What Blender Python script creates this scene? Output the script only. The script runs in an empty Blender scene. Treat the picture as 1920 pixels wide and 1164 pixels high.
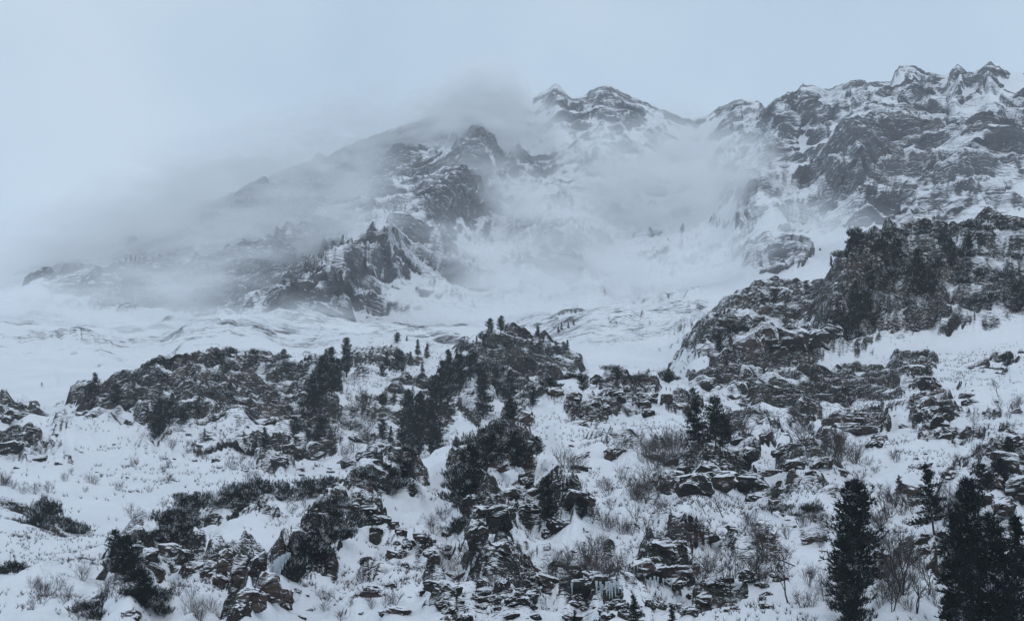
import bpy, math, random
import numpy as np
from mathutils import Vector, Matrix
from mathutils.geometry import tessellate_polygon

random.seed(7)
RNG = np.random.default_rng(7)
sc = bpy.context.scene
COL = sc.collection

# ------------------------------------------------------------------ camera
PITCH = math.radians(20.0)
HFOV = math.radians(30.0)
FPX = 960.0 / math.tan(HFOV / 2)
CAMZ = 1.7
SP, CP = math.sin(PITCH), math.cos(PITCH)
cam_data = bpy.data.cameras.new('camera')
cam = bpy.data.objects.new('camera', cam_data)
COL.objects.link(cam)
cam.location = (0, 0, CAMZ)
cam.rotation_euler = (math.pi / 2 + PITCH, 0, 0)
cam_data.sensor_width = 36.0
cam_data.lens = 18.0 / math.tan(HFOV / 2)
cam_data.clip_start = 0.5
cam_data.clip_end = 20000
sc.camera = cam

# ------------------------------------------------------------------ world, sun, exposure
SUN_EL, SUN_AZ = math.radians(52), math.radians(200)
world = bpy.data.worlds.new('World')
sc.world = world
world.use_nodes = True
wn, wl = world.node_tree.nodes, world.node_tree.links
wn.clear()
w_out = wn.new('ShaderNodeOutputWorld')
w_add = wn.new('ShaderNodeAddShader')
w_sky = wn.new('ShaderNodeTexSky')
w_sky.sky_type = 'NISHITA'
w_sky.sun_disc = False
w_sky.sun_elevation = SUN_EL
w_sky.sun_rotation = SUN_AZ
w_b1 = wn.new('ShaderNodeBackground'); w_b1.inputs['Strength'].default_value = 0.05
wl.new(w_sky.outputs[0], w_b1.inputs['Color'])
w_tc = wn.new('ShaderNodeTexCoord')
w_no = wn.new('ShaderNodeTexNoise'); w_no.inputs['Scale'].default_value = 4.0
w_no.inputs['Detail'].default_value = 4.0; w_no.inputs['Roughness'].default_value = 0.45
w_ra = wn.new('ShaderNodeValToRGB')
w_ra.color_ramp.elements[0].position = 0.40; w_ra.color_ramp.elements[0].color = (0.370, 0.478, 0.572, 1)
w_ra.color_ramp.elements[1].position = 0.62; w_ra.color_ramp.elements[1].color = (0.520, 0.612, 0.672, 1)
w_b2 = wn.new('ShaderNodeBackground'); w_b2.inputs['Strength'].default_value = 1.0
wl.new(w_tc.outputs['Generated'], w_no.inputs['Vector'])
wl.new(w_no.outputs['Fac'], w_ra.inputs['Fac'])
wl.new(w_ra.outputs['Color'], w_b2.inputs['Color'])
wl.new(w_b1.outputs[0], w_add.inputs[0]); wl.new(w_b2.outputs[0], w_add.inputs[1])
wl.new(w_add.outputs[0], w_out.inputs['Surface'])

sun_d = bpy.data.lights.new('sun', 'SUN')
sun_d.energy = 0.5
sun_d.angle = math.radians(35)
sun_d.color = (1.0, 0.97, 0.94)
sun = bpy.data.objects.new('sun', sun_d)
COL.objects.link(sun)
# light travels from the sun direction; rotation 200 deg = from behind the camera, slightly to the right
sdir = Vector((math.sin(SUN_AZ) * math.cos(SUN_EL) * -1, math.cos(SUN_AZ) * math.cos(SUN_EL), math.sin(SUN_EL)))
sun.rotation_euler = sdir.to_track_quat('Z', 'Y').to_euler()
sun.location = (0, -50, 200)

sc.view_settings.view_transform = 'Standard'
sc.view_settings.look = 'None'
sc.view_settings.exposure = 0.0
sc.view_settings.gamma = 1.0
sc.view_settings.use_curve_mapping = False
sc.render.engine = 'CYCLES'
cy = sc.cycles
cy.use_denoising = True
cy.max_bounces = 8; cy.diffuse_bounces = 2; cy.glossy_bounces = 1
cy.transmission_bounces = 2; cy.volume_bounces = 7; cy.transparent_max_bounces = 12
cy.volume_step_rate = 1.0; cy.volume_max_steps = 64
cy.use_adaptive_sampling = True; cy.adaptive_threshold = 0.02

HAZE_DENSITY = 0.00014


def at(px, py, D):
    """world point seen at photo pixel (px, py) at distance D ahead."""
    xc = (px - 960.0) / FPX; yc = (582.0 - py) / FPX
    Y = CP - SP * yc; Z = SP + CP * yc
    t = D / Y
    return xc * t, D + 0 * t, CAMZ + Z * t


def project(X, Y, Z):
    z = Z - CAMZ
    d = Y * CP + z * SP
    up = -Y * SP + z * CP
    return 960.0 + FPX * X / d, 582.0 - FPX * up / d


# ------------------------------------------------------------------ noise
_T = np.random.default_rng(3)
GRAD = _T.normal(size=(4096, 3)).astype(np.float32)
GRAD /= np.linalg.norm(GRAD, axis=1, keepdims=True)
RND = _T.random(4096).astype(np.float32)


def _h(ix, iy, iz):
    return ((ix * 73856093) ^ (iy * 19349663) ^ (iz * 83492791)) & 4095


def gnoise(x, y, z):
    x = np.asarray(x, np.float32); y = np.asarray(y, np.float32); z = np.asarray(z, np.float32)
    fx, fy, fz = np.floor(x), np.floor(y), np.floor(z)
    ix, iy, iz = fx.astype(np.int32), fy.astype(np.int32), fz.astype(np.int32)
    x = x - fx; y = y - fy; z = z - fz
    u = x * x * x * (x * (x * 6 - 15) + 10); v = y * y * y * (y * (y * 6 - 15) + 10); w = z * z * z * (z * (z * 6 - 15) + 10)
    out = 0
    for dx in (0, 1):
        wx = u if dx else 1 - u
        for dy in (0, 1):
            wy = v if dy else 1 - v
            for dz in (0, 1):
                g = GRAD[_h(ix + dx, iy + dy, iz + dz)]
                out = out + wx * wy * (w if dz else 1 - w) * (g[..., 0] * (x - dx) + g[..., 1] * (y - dy) + g[..., 2] * (z - dz))
    return out * 1.6


def fbm(x, y, z, octv=4, rough=0.5):
    a, s, f = 1.0, 0, 1.0
    tot = 0
    for o in range(octv):
        s = s + a * gnoise(x * f + o * 17.3, y * f - o * 9.1, z * f + o * 5.7)
        tot += a; a *= rough; f *= 2.03
    return s / tot


def cellrand(x, y, z, seed=0):
    return RND[_h(np.floor(x).astype(np.int32) + seed * 131, np.floor(y).astype(np.int32), np.floor(z).astype(np.int32))]


def blur(a, n, axis):
    """gaussian blur of sigma n grid cells"""
    if n <= 0: return a
    r = int(3 * n) + 1
    k = np.exp(-0.5 * (np.arange(-r, r + 1) / n) ** 2); k /= k.sum()
    pad = [(0, 0)] * a.ndim; pad[axis] = (r, r)
    p = np.pad(a, pad, mode='edge')
    out = np.zeros_like(a)
    L = a.shape[axis]
    for i, kk in enumerate(k):
        sl = [slice(None)] * a.ndim; sl[axis] = slice(i, i + L)
        out += kk * p[tuple(sl)]
    return out


def sstep(e0, e1, x):
    t = np.clip((x - e0) / (e1 - e0), 0, 1)
    return t * t * (3 - 2 * t)


# ------------------------------------------------------------------ terrain guides (x, y, distance)
GUIDES = [
 (10, [(-400, 3400, 6), (2320, 3400, 6)]),
 (14, [(-400, 1460, 70), (2320, 1460, 70)]),
 (60, [(-400, 1190, 128), (0, 1190, 128), (300, 1190, 118), (900, 1190, 112), (1920, 1190, 112), (2320, 1190, 112)]),
 (150, [(-400, 1060, 185), (0, 1060, 185), (190, 1090, 178), (300, 1085, 165), (430, 1125, 140), (470, 1150, 134), (520, 1120, 136), (600, 1050, 148), (700, 1000, 158),
       (900, 980, 160), (1200, 960, 168), (1500, 960, 165), (1920, 960, 160), (2320, 960, 160)]),
 # first crest: bench with dwarf pines, then the ridge climbing right
 (150, [(-400, 940, 250), (0, 950, 245), (120, 1010, 222), (190, 1020, 215), (230, 998, 214), (290, 984, 215), (400, 938, 222), (470, 924, 226), (560, 916, 230), (640, 912, 230), (700, 885, 236), (760, 866, 242),
       (860, 815, 256), (930, 775, 268), (1000, 735, 285), (1040, 712, 292), (1100, 697, 300), (1160, 692, 305), (1240, 690, 312), (1300, 735, 296), (1400, 765, 284), (1500, 770, 280), (1600, 780, 278), (1700, 730, 292), (1920, 700, 300), (2320, 690, 300)]),
 (24, [(-400, 925, 262), (0, 940, 255), (120, 1004, 234), (230, 1012, 240), (290, 1012, 250), (400, 985, 262), (560, 955, 272), (700, 930, 276), (760, 905, 284),
       (860, 870, 296), (930, 830, 305), (1040, 760, 340), (1100, 740, 352), (1240, 725, 372), (1290, 705, 322), (1360, 700, 318), (1500, 700, 316), (1600, 700, 330), (1700, 665, 345), (1920, 650, 345), (2320, 650, 345)]),
 # mid: snowfield left, near crag and dome on the right
 (110, [(-400, 850, 345), (0, 850, 345), (140, 800, 372), (300, 835, 352), (500, 870, 338), (640, 858, 342), (760, 850, 345), (860, 815, 365), (930, 795, 378),
       (1040, 745, 412), (1100, 742, 425), (1240, 718, 450), (1285, 668, 352), (1320, 640, 356), (1345, 626, 358), (1400, 640, 358), (1470, 655, 358), (1520, 640, 366), (1545, 560, 384), (1560, 510, 396), (1590, 470, 404), (1620, 446, 410), (1700, 436, 418), (1800, 428, 424), (1920, 424, 428), (2320, 420, 430)]),
 (150, [(-400, 705, 500), (0, 730, 480), (80, 770, 450), (140, 752, 430), (190, 738, 436), (240, 712, 440), (300, 686, 446), (400, 661, 455), (470, 664, 460), (560, 674, 470), (640, 655, 490), (740, 640, 525), (790, 655, 520), (830, 672, 512), (860, 650, 514),
       (900, 630, 518), (935, 620, 520), (980, 630, 518), (1040, 650, 514), (1065, 662, 512), (1100, 702, 505), (1160, 712, 520), (1240, 708, 520), (1285, 650, 468), (1320, 600, 478), (1380, 556, 486), (1440, 545, 488), (1530, 540, 490), (1560, 540, 505), (1620, 530, 520), (1920, 500, 540), (2320, 500, 540)]),
 (26, [(-400, 715, 570), (0, 740, 550), (140, 760, 520), (300, 725, 545), (470, 700, 560), (560, 700, 570), (740, 665, 620), (860, 690, 620), (935, 680, 630), (1060, 700, 600), (1100, 712, 570), (1240, 710, 590), (1300, 650, 600), (1380, 610, 620), (1530, 590, 620), (1920, 560, 650), (2320, 560, 650)]),
 # far bench and the low hill right of centre
 (90, [(-400, 590, 920), (0, 588, 900), (70, 582, 900), (160, 610, 850), (250, 640, 820), (310, 635, 810), (350, 607, 815), (420, 600, 820), (490, 602, 830), (560, 632, 830), (640, 628, 850), (740, 616, 880), (850, 640, 860), (930, 640, 850),
       (1010, 640, 790), (1050, 618, 780), (1100, 600, 780), (1180, 584, 790), (1260, 574, 800), (1320, 562, 810), (1400, 560, 830), (1530, 545, 840), (1920, 520, 860), (2320, 520, 860)]),
 (16, [(-400, 600, 1000), (0, 598, 980), (200, 612, 950), (350, 622, 900), (500, 620, 900), (700, 612, 960), (900, 612, 970), (1100, 610, 900), (1320, 575, 900), (1920, 530, 900), (2320, 530, 900)]),
 (50, [(-400, 585, 1090), (0, 575, 1090), (300, 585, 1060), (520, 590, 1010), (700, 570, 1040), (900, 585, 1060), (1200, 560, 1060), (1500, 500, 1000), (1920, 460, 960), (2320, 460, 960)]),
 (160, [(-400, 560, 1350), (0, 540, 1350), (200, 500, 1360), (500, 440, 1380), (700, 400, 1380), (900, 400, 1420), (1200, 380, 1480), (1350, 360, 1420), (1420, 320, 1260), (1600, 290, 1180), (1920, 290, 1150), (2320, 290, 1150)]),
 (130, [(-400, 560, 1600), (-200, 550, 1620), (0, 520, 1650), (120, 490, 1680), (220, 455, 1700), (330, 415, 1720), (380, 385, 1740), (430, 368, 1750), (470, 352, 1760), (505, 335, 1770), (525, 322, 1775), (560, 315, 1780), (620, 290, 1800), (680, 262, 1820), (720, 248, 1840), (780, 228, 1860), (825, 214, 1880), (840, 192, 1890), (870, 165, 1900),
       (900, 142, 1910), (925, 138, 1915), (955, 152, 1915), (975, 176, 1920), (986, 174, 1920), (1000, 184, 1920), (1022, 168, 1920), (1034, 162, 1920), (1042, 153, 1920), (1052, 165, 1920), (1075, 186, 1925), (1100, 178, 1930), (1118, 163, 1930), (1134, 157, 1930), (1150, 164, 1930), (1180, 180, 1930), (1220, 195, 1930), (1260, 212, 1930), (1300, 222, 1920),
       (1330, 214, 1900), (1350, 200, 1900), (1378, 188, 1890), (1400, 190, 1880), (1425, 192, 1860), (1436, 205, 1500), (1444, 194, 1440), (1458, 192, 1430), (1470, 182, 1430), (1480, 176, 1430), (1490, 186, 1430), (1500, 164, 1425), (1525, 162, 1425), (1552, 172, 1425), (1566, 162, 1425), (1600, 151, 1420),
       (1640, 154, 1420), (1672, 153, 1420), (1678, 136, 1420), (1690, 124, 1420), (1712, 122, 1420), (1735, 136, 1420), (1760, 142, 1420), (1780, 138, 1420), (1790, 126, 1420), (1795, 118, 1420), (1800, 122, 1420), (1812, 136, 1420), (1838, 130, 1420), (1850, 122, 1420), (1857, 116, 1420), (1866, 124, 1420), (1890, 134, 1420), (1920, 136, 1420), (1980, 150, 1420), (2100, 120, 1420), (2320, 170, 1420)]),
 (12, [(-400, 700, 1900), (0, 640, 1950), (500, 460, 2100), (900, 320, 2300), (1300, 320, 2300), (1500, 300, 1800), (2320, 320, 1800)]),
 (0, [(-400, 900, 2600), (0, 900, 2600), (900, 800, 2800), (1920, 800, 2600), (2320, 800, 2600)]),
]
NGEAR = 5   # guide index of the first hidden dip
NGMID = 8
NGFAR = 10

NC_IN = 1180
xs = np.concatenate([np.linspace(-400, -30, 50, endpoint=False), np.linspace(-30, 1950, NC_IN, endpoint=False), np.linspace(1950, 2320, 51)])
NC = len(xs)
gy = np.array([np.interp(xs, [p[0] for p in g[1]], [p[1] for p in g[1]]) for g in GUIDES])
gd = np.array([np.interp(xs, [p[0] for p in g[1]], [p[2] for p in g[1]]) for g in GUIDES])
SKY = 13
for k in range(len(GUIDES)):
    gd[k] = blur(gd[k], 9 if k != SKY else 3, 0)
    gy[k] = blur(gy[k], 7 if k != SKY else 0.8, 0)
    if k == SKY: gy[k] += 5.0 * fbm(xs * 0.05, 7 + 0 * xs, 0 * xs, 4, 0.75) + 7 * (np.abs(fbm(xs * 0.045, 3 + 0 * xs, 0 * xs, 4, 0.7)) - .2) * sstep(1430, 1480, xs)
    if k in (4, 6, 7, 9):      # ragged crests
        gy[k] += 5.0 * fbm(xs * 0.02, k * 3.3 + 0 * xs, 0 * xs, 4, 0.6)
vy, vd, vk = [], [], []
for k in range(len(GUIDES) - 1):
    n = GUIDES[k][0]
    for i in range(n):
        t = i / n
        vy.append(gy[k] * (1 - t) + gy[k + 1] * t)
        if k < 2:
            vd.append(gd[k] * (1 - t) + gd[k + 1] * t)
        else:
            vd.append(np.exp(np.log(gd[k]) * (1 - t) + np.log(gd[k + 1]) * t))
        vk.append(k + t)
vy.append(gy[-1]); vd.append(gd[-1]); vk.append(len(GUIDES) - 1)
VY, VD = np.array(vy), np.array(vd)
VK = np.array(vk)
NR = len(VK)
sig = 4.0
sharp = (np.abs(VK - SKY) < 0.12)[:, None]
VYb, VDb = blur(VY, sig, 0), blur(VD, sig, 0)
VY = np.where(sharp, VY, VYb); VD = np.where(sharp, VD, VDb)
# soften guide kinks across the wide far face so it does not read as bands
PX = np.repeat(xs[None, :], NR, 0)
K2 = np.repeat(VK[:, None], NC, 1)
print('terrain grid', NR, NC, 'tris', 2 * NR * NC)


def seg_dist(x, y, pts):
    """distance to a polyline in photo pixels, and position along it 0..1"""
    best = np.full(x.shape, 1e9, np.float32); tt = np.zeros(x.shape, np.float32); side = np.zeros(x.shape, np.float32)
    n = len(pts) - 1
    for i in range(n):
        ax, ay = pts[i]; bx, by = pts[i + 1]
        dx, dy = bx - ax, by - ay
        L2 = dx * dx + dy * dy
        t = np.clip(((x - ax) * dx + (y - ay) * dy) / L2, 0, 1)
        qx, qy = x - (ax + t * dx), y - (ay + t * dy)
        d = np.sqrt(qx * qx + qy * qy)
        m = d < best
        best = np.where(m, d, best); tt = np.where(m, (i + t) / n, tt)
        side = np.where(m, np.sign(dx * qy - dy * qx), side)
    return best, tt, side


# spurs and gullies of the mountain: polyline, half width (px), height towards the viewer (m)
SPURS_FAR = [
 ([(652, 472), (625, 550), (600, 630)], 100, 60),
 ([(905, 150), (890, 285), (850, 345), (800, 400), (740, 440), (690, 470), (640, 490), (575, 560), (520, 630)], 120, 190),
 ([(1134, 160), (1170, 230), (1120, 300), (1160, 320)], 80, 70),
 ([(1040, 160), (1080, 240), (1120, 290)], 50, 50),
 ([(1000, 405), (1060, 450), (1110, 510)], 70, 75),
 ([(1230, 255), (1222, 290)], 30, 35),
 ([(600, 410), (540, 450), (440, 520)], 90, 90),
 ([(1375, 190), (1340, 260), (1345, 300)], 50, 70),
 ([(1445, 200), (1400, 260), (1370, 330), (1450, 380)], 90, 90),
 ([(1500, 170), (1540, 240), (1600, 270)], 60, 50),
 ([(1700, 125), (1630, 200), (1600, 260), (1600, 330), (1620, 400)], 90, 90),
 ([(1797, 120), (1790, 170), (1830, 260), (1800, 340)], 60, 50),
 ([(1857, 118), (1870, 190), (1900, 260)], 60, 50),
 ([(1400, 440), (1440, 470), (1480, 500)], 80, 60),
 ([(480, 350), (400, 430), (300, 520)], 100, 80),
]
GULLIES_FAR = [
 ([(1310, 225), (1290, 320), (1240, 420), (1150, 520), (1050, 570)], 120, -110),
 ([(985, 200), (1000, 330), (930, 430), (900, 550)], 90, -60),
 ([(1560, 170), (1560, 230), (1540, 260)], 40, -50),
 ([(1760, 150), (1740, 220)], 45, -45),
 ([(1830, 140), (1820, 200)], 35, -35),
 ([(660, 430), (600, 470), (560, 520)], 50, -50),
]
farw = sstep(9.6, 10.6, K2) * (1 - sstep(13.2, 13.8, K2))
skyfade = 1 - 0.85 * np.exp(-((K2 - 13) / 0.11) ** 2)
rel = np.zeros_like(VY)
wy = 14 * fbm(PX * 0.012, VY * 0.012, 0 * VY, 3)
wx = 14 * fbm(PX * 0.012, VY * 0.012, 0 * VY + 9, 3)
for pts, wdt, amp in SPURS_FAR + GULLIES_FAR:
    d, t, s = seg_dist(PX + wx, VY + wy, pts)
    f = np.clip(1 - d / wdt, 0, 1)
    f = f ** 1.3 if amp > 0 else f * f * (3 - 2 * f)
    rel += amp * f
rel = blur(blur(rel, 5, 0), 7, 1)
VD = VD - rel * farw * skyfade * np.clip((VD - 950) / 200, 0, 1)

SPURS_MID = [
 ([(1620, 470), (1560, 520), (1540, 600)], 60, 9), ([(1720, 580), (1760, 680)], 60, 7),
 ([(1400, 660), (1380, 720)], 60, 8), ([(930, 640), (900, 720), (860, 790)], 70, 12),
 ([(600, 700), (580, 800)], 60, 9), ([(380, 690), (420, 790), (500, 850)], 90, 10),
]
midw = sstep(5.0, 5.6, K2) * (1 - sstep(7.6, 8.0, K2))
RIBS = [([(455, 1190), (520, 1110), (590, 1040), (670, 960), (740, 900)], 55, 3.4), ([(930, 1070), (905, 950), (940, 850)], 60, 2.6), ([(1080, 1000), (1050, 900)], 45, 1.4),
        ([(230, 1140), (260, 1040), (330, 990)], 50, 2.4), ([(1160, 1150), (1250, 1060), (1330, 900), (1420, 830)], 60, 1.8), ([(1700, 1150), (1800, 1000), (1890, 880)], 80, 2.8), ([(1500, 900), (1600, 810), (1740, 790)], 55, 2.0)]
RIBZ = np.zeros_like(VY)
for pts, wdt, amp in RIBS:
    d, t, s = seg_dist(PX + wx, VY + wy, pts)
    RIBZ = RIBZ + amp * (np.clip(1 - d / wdt, 0, 1) ** 1.2 - 0.25 * np.exp(-((d - wdt * 1.3) / (wdt * .4)) ** 2)) * (1 - sstep(4.0, 4.7, K2)) * sstep(1.9, 2.2, K2)
for pts, wdt, amp in SPURS_MID:
    d, t, s = seg_dist(PX + wx, VY + wy, pts)
    VD = VD - amp * np.clip(1 - d / wdt, 0, 1) * midw

X, Y, Z = at(PX, VY, VD)
X = X.astype(np.float64)
Z = Z + RIBZ

# ------------------------------------------------------------------ where bare rock shows: (x, y, rx, ry, strength, tilt deg)
ROCK_NEAR = [
 (880, 880, 40, 75, 1.0, 0), (940, 850, 85, 42, .9, 0), (915, 1000, 48, 52, 1.0, 0), (1000, 940, 60, 50, .7, 0), (1055, 955, 52, 40, .8, 0),
 (1335, 905, 102, 24, 1, 4), (1300, 868, 60, 22, .9, 0), (1395, 858, 22, 14, 1, 0), (1110, 1112, 75, 32, 1.0, 0), (1240, 1070, 60, 36, .95, 0),
 (1170, 1140, 120, 22, .8, 0), (960, 1110, 90, 50, .8, 0), (850, 1130, 80, 40, .7, 0), (820, 1050, 60, 25, .6, -10), (690, 985, 45, 25, .8, 20),
 (740, 1010, 40, 20, .7, 0), (350, 1040, 60, 28, .9, 0), (400, 1055, 50, 32, 1.0, 0), (470, 1075, 52, 60, 1.1, 0), (455, 1140, 40, 40, 1.0, 0),
 (575, 1075, 60, 16, .9, -52), (620, 1015, 50, 16, .9, -45), (1350, 1120, 60, 45, .7, 0), (1420, 1060, 50, 25, .5, 0), (1500, 870, 52, 24, .9, 0), (1610, 805, 60, 20, .9, 10),
 (1560, 1010, 90, 30, .45, 0), (1700, 1080, 90, 60, .6, 0), (1890, 900, 60, 60, 1.0, 0), (1850, 1050, 90, 100, .8, 0), (1740, 790, 40, 40, .95, 0),
 (1480, 1100, 60, 35, .5, 0), (1200, 830, 40, 12, .7, 0), (1210, 935, 50, 20, .6, 0), (1110, 770, 50, 32, 1.0, 0), (1180, 735, 60, 38, 1.0, 0),
 (1040, 745, 40, 22, .8, 0), (975, 775, 40, 24, 1, 0), (900, 830, 40, 20, .8, 0), (1460, 780, 90, 22, .9, 0), (1400, 790, 60, 25, .8, 0),
 (1280, 760, 30, 14, .9, 0), (1480, 735, 150, 36, 1.0, 0), (1620, 725, 80, 36, 1, 0), (1710, 700, 50, 34, .8, 0), (1350, 705, 60, 30, .9, 0), (1860, 690, 90, 16, .5, 0), (1700, 770, 80, 30, .5, 0), (1880, 770, 60, 30, .5, 0), (1800, 880, 50, 20, .35, 0), (1650, 850, 60, 20, .35, 0), (250, 1070, 50, 60, .7, 0),
 (60, 1070, 60, 20, .4, 0), (560, 940, 200, 18, .5, 0), (420, 965, 120, 22, .7, -10), (760, 900, 50, 30, .8, 0),
 (1270, 1000, 40, 10, .35, 0), (1450, 930, 60, 20, .5, 0), (1560, 950, 50, 25, .4, 0), (100, 950, 50, 45, .7, 0), (30, 950, 40, 40, .5, 0),
]
ROCK_MID = [
 (2090, 520, 170, 90, 1.1, 0), (2150, 640, 120, 60, .8, 0), (-180, 820, 120, 50, .8, 0),
 (1700, 500, 220, 85, 1.15, 0), (1860, 520, 140, 100, 1.1, 0), (1560, 560, 45, 80, 1.1, 0), (1620, 600, 70, 70, 1, 0), (1720, 640, 120, 60, .9, 0), (1880, 600, 90, 40, .9, 0),
 (1380, 660, 60, 50, 1.1, 0), (1480, 700, 120, 50, 1.15, 0), (1600, 710, 70, 70, 1, 0), (1700, 720, 60, 50, .8, 0), (1420, 590, 120, 48, .95, -15), (1330, 640, 45, 40, .8, 0), (1500, 580, 60, 40, 1, 0),
 (950, 690, 110, 62, .95, 0), (870, 740, 60, 70, .8, 0), (820, 790, 60, 60, .7, 0), (1060, 680, 40, 26, .7, 0),
 (240, 740, 110, 45, .95, -15), (380, 710, 150, 42, 1.05, -5), (470, 760, 140, 62, .9, 10), (330, 790, 90, 40, .85, 0), (540, 830, 70, 45, .8, 0), (600, 740, 60, 70, .8, 0), (690, 690, 80, 40, .55, -5), (650, 800, 70, 50, .6, 0), (520, 865, 40, 22, 1, 0), (715, 760, 50, 60, .6, 0), (590, 830, 50, 30, .8, 0),
 (20, 775, 50, 24, .9, 0), (30, 840, 60, 30, .9, 0), (80, 830, 50, 16, .6, 10), (150, 812, 50, 10, .3, 0), (700, 850, 40, 18, .7, -20),
]
ROCK_FAR = [
 (150, 652, 30, 8, .6, 0), (400, 616, 62, 17, .95, 0), (470, 612, 40, 14, .7, 0), (640, 540, 62, 62, 1.1, 0), (590, 590, 60, 36, .9, -35), (560, 600, 60, 28, .7, -35), (690, 560, 50, 60, .7, 0),
 (660, 470, 40, 22, .9, 0), (770, 420, 95, 30, .95, -20), (830, 370, 60, 45, 1, -20), (880, 310, 45, 50, 1, 0), (900, 285, 35, 20, 1, 0), (730, 440, 60, 20, .8, -20), (940, 320, 30, 40, .6, 30),
 (830, 500, 90, 26, .7, 0), (800, 570, 110, 40, .6, 0), (880, 430, 60, 30, .55, 0), (1000, 425, 40, 22, .8, 30), (1060, 475, 80, 38, .85, 35), (1180, 440, 70, 26, .4, 20), (1170, 500, 80, 30, .45, 10),
 (900, 200, 80, 70, 1.0, 0), (1035, 175, 30, 22, 1, 30), (1140, 185, 60, 28, .9, 10), (1160, 220, 55, 24, 1, 10), (1230, 200, 60, 12, .6, 15), (1080, 240, 50, 20, .7, 40), (1070, 225, 10, 12, 1.2, 0), (1120, 298, 40, 14, 1, 5), (1060, 300, 60, 22, .5, 15), (1225, 268, 16, 22, 1, 0), (1000, 250, 60, 50, .6, 30), (1180, 290, 40, 12, .4, 0),
 (600, 420, 65, 32, .95, 0), (520, 460, 80, 45, .9, -20), (700, 300, 130, 60, 1.0, -25), (560, 350, 110, 50, 1.0, -25), (420, 420, 110, 60, 1.0, -20), (380, 520, 170, 50, 1, 0), (280, 560, 150, 30, .9, 0), (500, 540, 80, 30, .9, 0), (800, 250, 60, 40, .9, 0), (100, 580, 80, 18, .6, 0), (300, 480, 100, 40, .9, 0), (640, 390, 100, 22, .8, -20),
 (1380, 205, 60, 26, .8, 0), (1345, 250, 30, 40, .5, 0), (1440, 260, 70, 70, .9, 0), (1500, 190, 60, 26, .8, 0), (1470, 330, 120, 50, .85, 0), (1600, 300, 120, 90, .85, 0), (1690, 230, 100, 70, .85, 0), (1690, 140, 30, 16, .7, 20), (1797, 150, 26, 30, .7, 0), (1860, 150, 34, 32, .7, 0), (1800, 300, 160, 90, .8, 0), (1640, 380, 90, 46, 1, 0), (1800, 400, 160, 40, .65, 0), (1900, 240, 80, 60, .9, 0), (1760, 190, 50, 30, .4, 0), (1520, 420, 90, 16, .6, 0),
 (1360, 420, 60, 12, .6, 5), (1400, 480, 100, 30, .8, 0), (1480, 480, 40, 22, .9, 0), (1280, 455, 30, 10, .6, 10), (1340, 620, 70, 30, .6, 0), (1160, 620, 80, 22, .65, 0), (1230, 610, 80, 22, .6, 0), (1060, 630, 30, 22, .9, 0), (1200, 675, 70, 16, .6, 0), (1320, 585, 60, 16, .5, 0), (1150, 550, 40, 10, .4, 0),
 (40, 620, 60, 20, .45, 0), (60, 680, 80, 20, .4, 0), (200, 690, 60, 14, .4, 0), (620, 640, 60, 10, .6, 0), (740, 640, 40, 10, .5, 0),
]


def paint(lst, x, y, zz):
    out = np.zeros(x.shape, np.float32)
    nx = 22 * fbm(x * 0.018, y * 0.03, zz, 4, 0.6); ny = 12 * fbm(x * 0.018 + 50, y * 0.03, zz, 4, 0.6)
    x = x + nx; y = y + ny
    for (cx, cyy, rx, ry, s, a) in lst:
        m = (np.abs(x - cx) < 1.7 * max(rx, ry)) & (np.abs(y - cyy) < 1.7 * max(rx, ry))
        if not m.any(): continue
        ca, sa = math.cos(math.radians(a)), math.sin(math.radians(a))
        dx, dy = x[m] - cx, y[m] - cyy
        u, v = (dx * ca + dy * sa) / rx, (-dx * sa + dy * ca) / ry
        val = s * (1 - sstep(0.6, 1.35, np.sqrt(u * u + v * v)))
        out[m] = np.maximum(out[m], val)
    return out


w_near = 1 - sstep(4.9, 5.3, K2)
w_far = sstep(8.2, 8.8, K2)
w_mid = np.clip(1 - w_near - w_far, 0, 1)
PXf, VYf = PX.astype(np.float32), VY.astype(np.float32)
# ridge dips: rock masks act on the layer that shows
rock = paint(ROCK_NEAR, PXf, VYf, 0 * PXf) * w_near + paint(ROCK_MID, PXf, VYf, 0 * PXf + 3) * w_mid
rock += paint(ROCK_FAR, PXf, VYf, 0 * PXf + 6) * w_far
rock = np.clip(rock, 0, 1.2)
Xf, Yf, Zf = X.astype(np.float32), Y.astype(np.float32), Z.astype(np.float32)
S = np.where(w_near > .5, 1.0, np.where(w_mid > .5, 2.0, 6.0)).astype(np.float32)
isfar = w_far > .5
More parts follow.
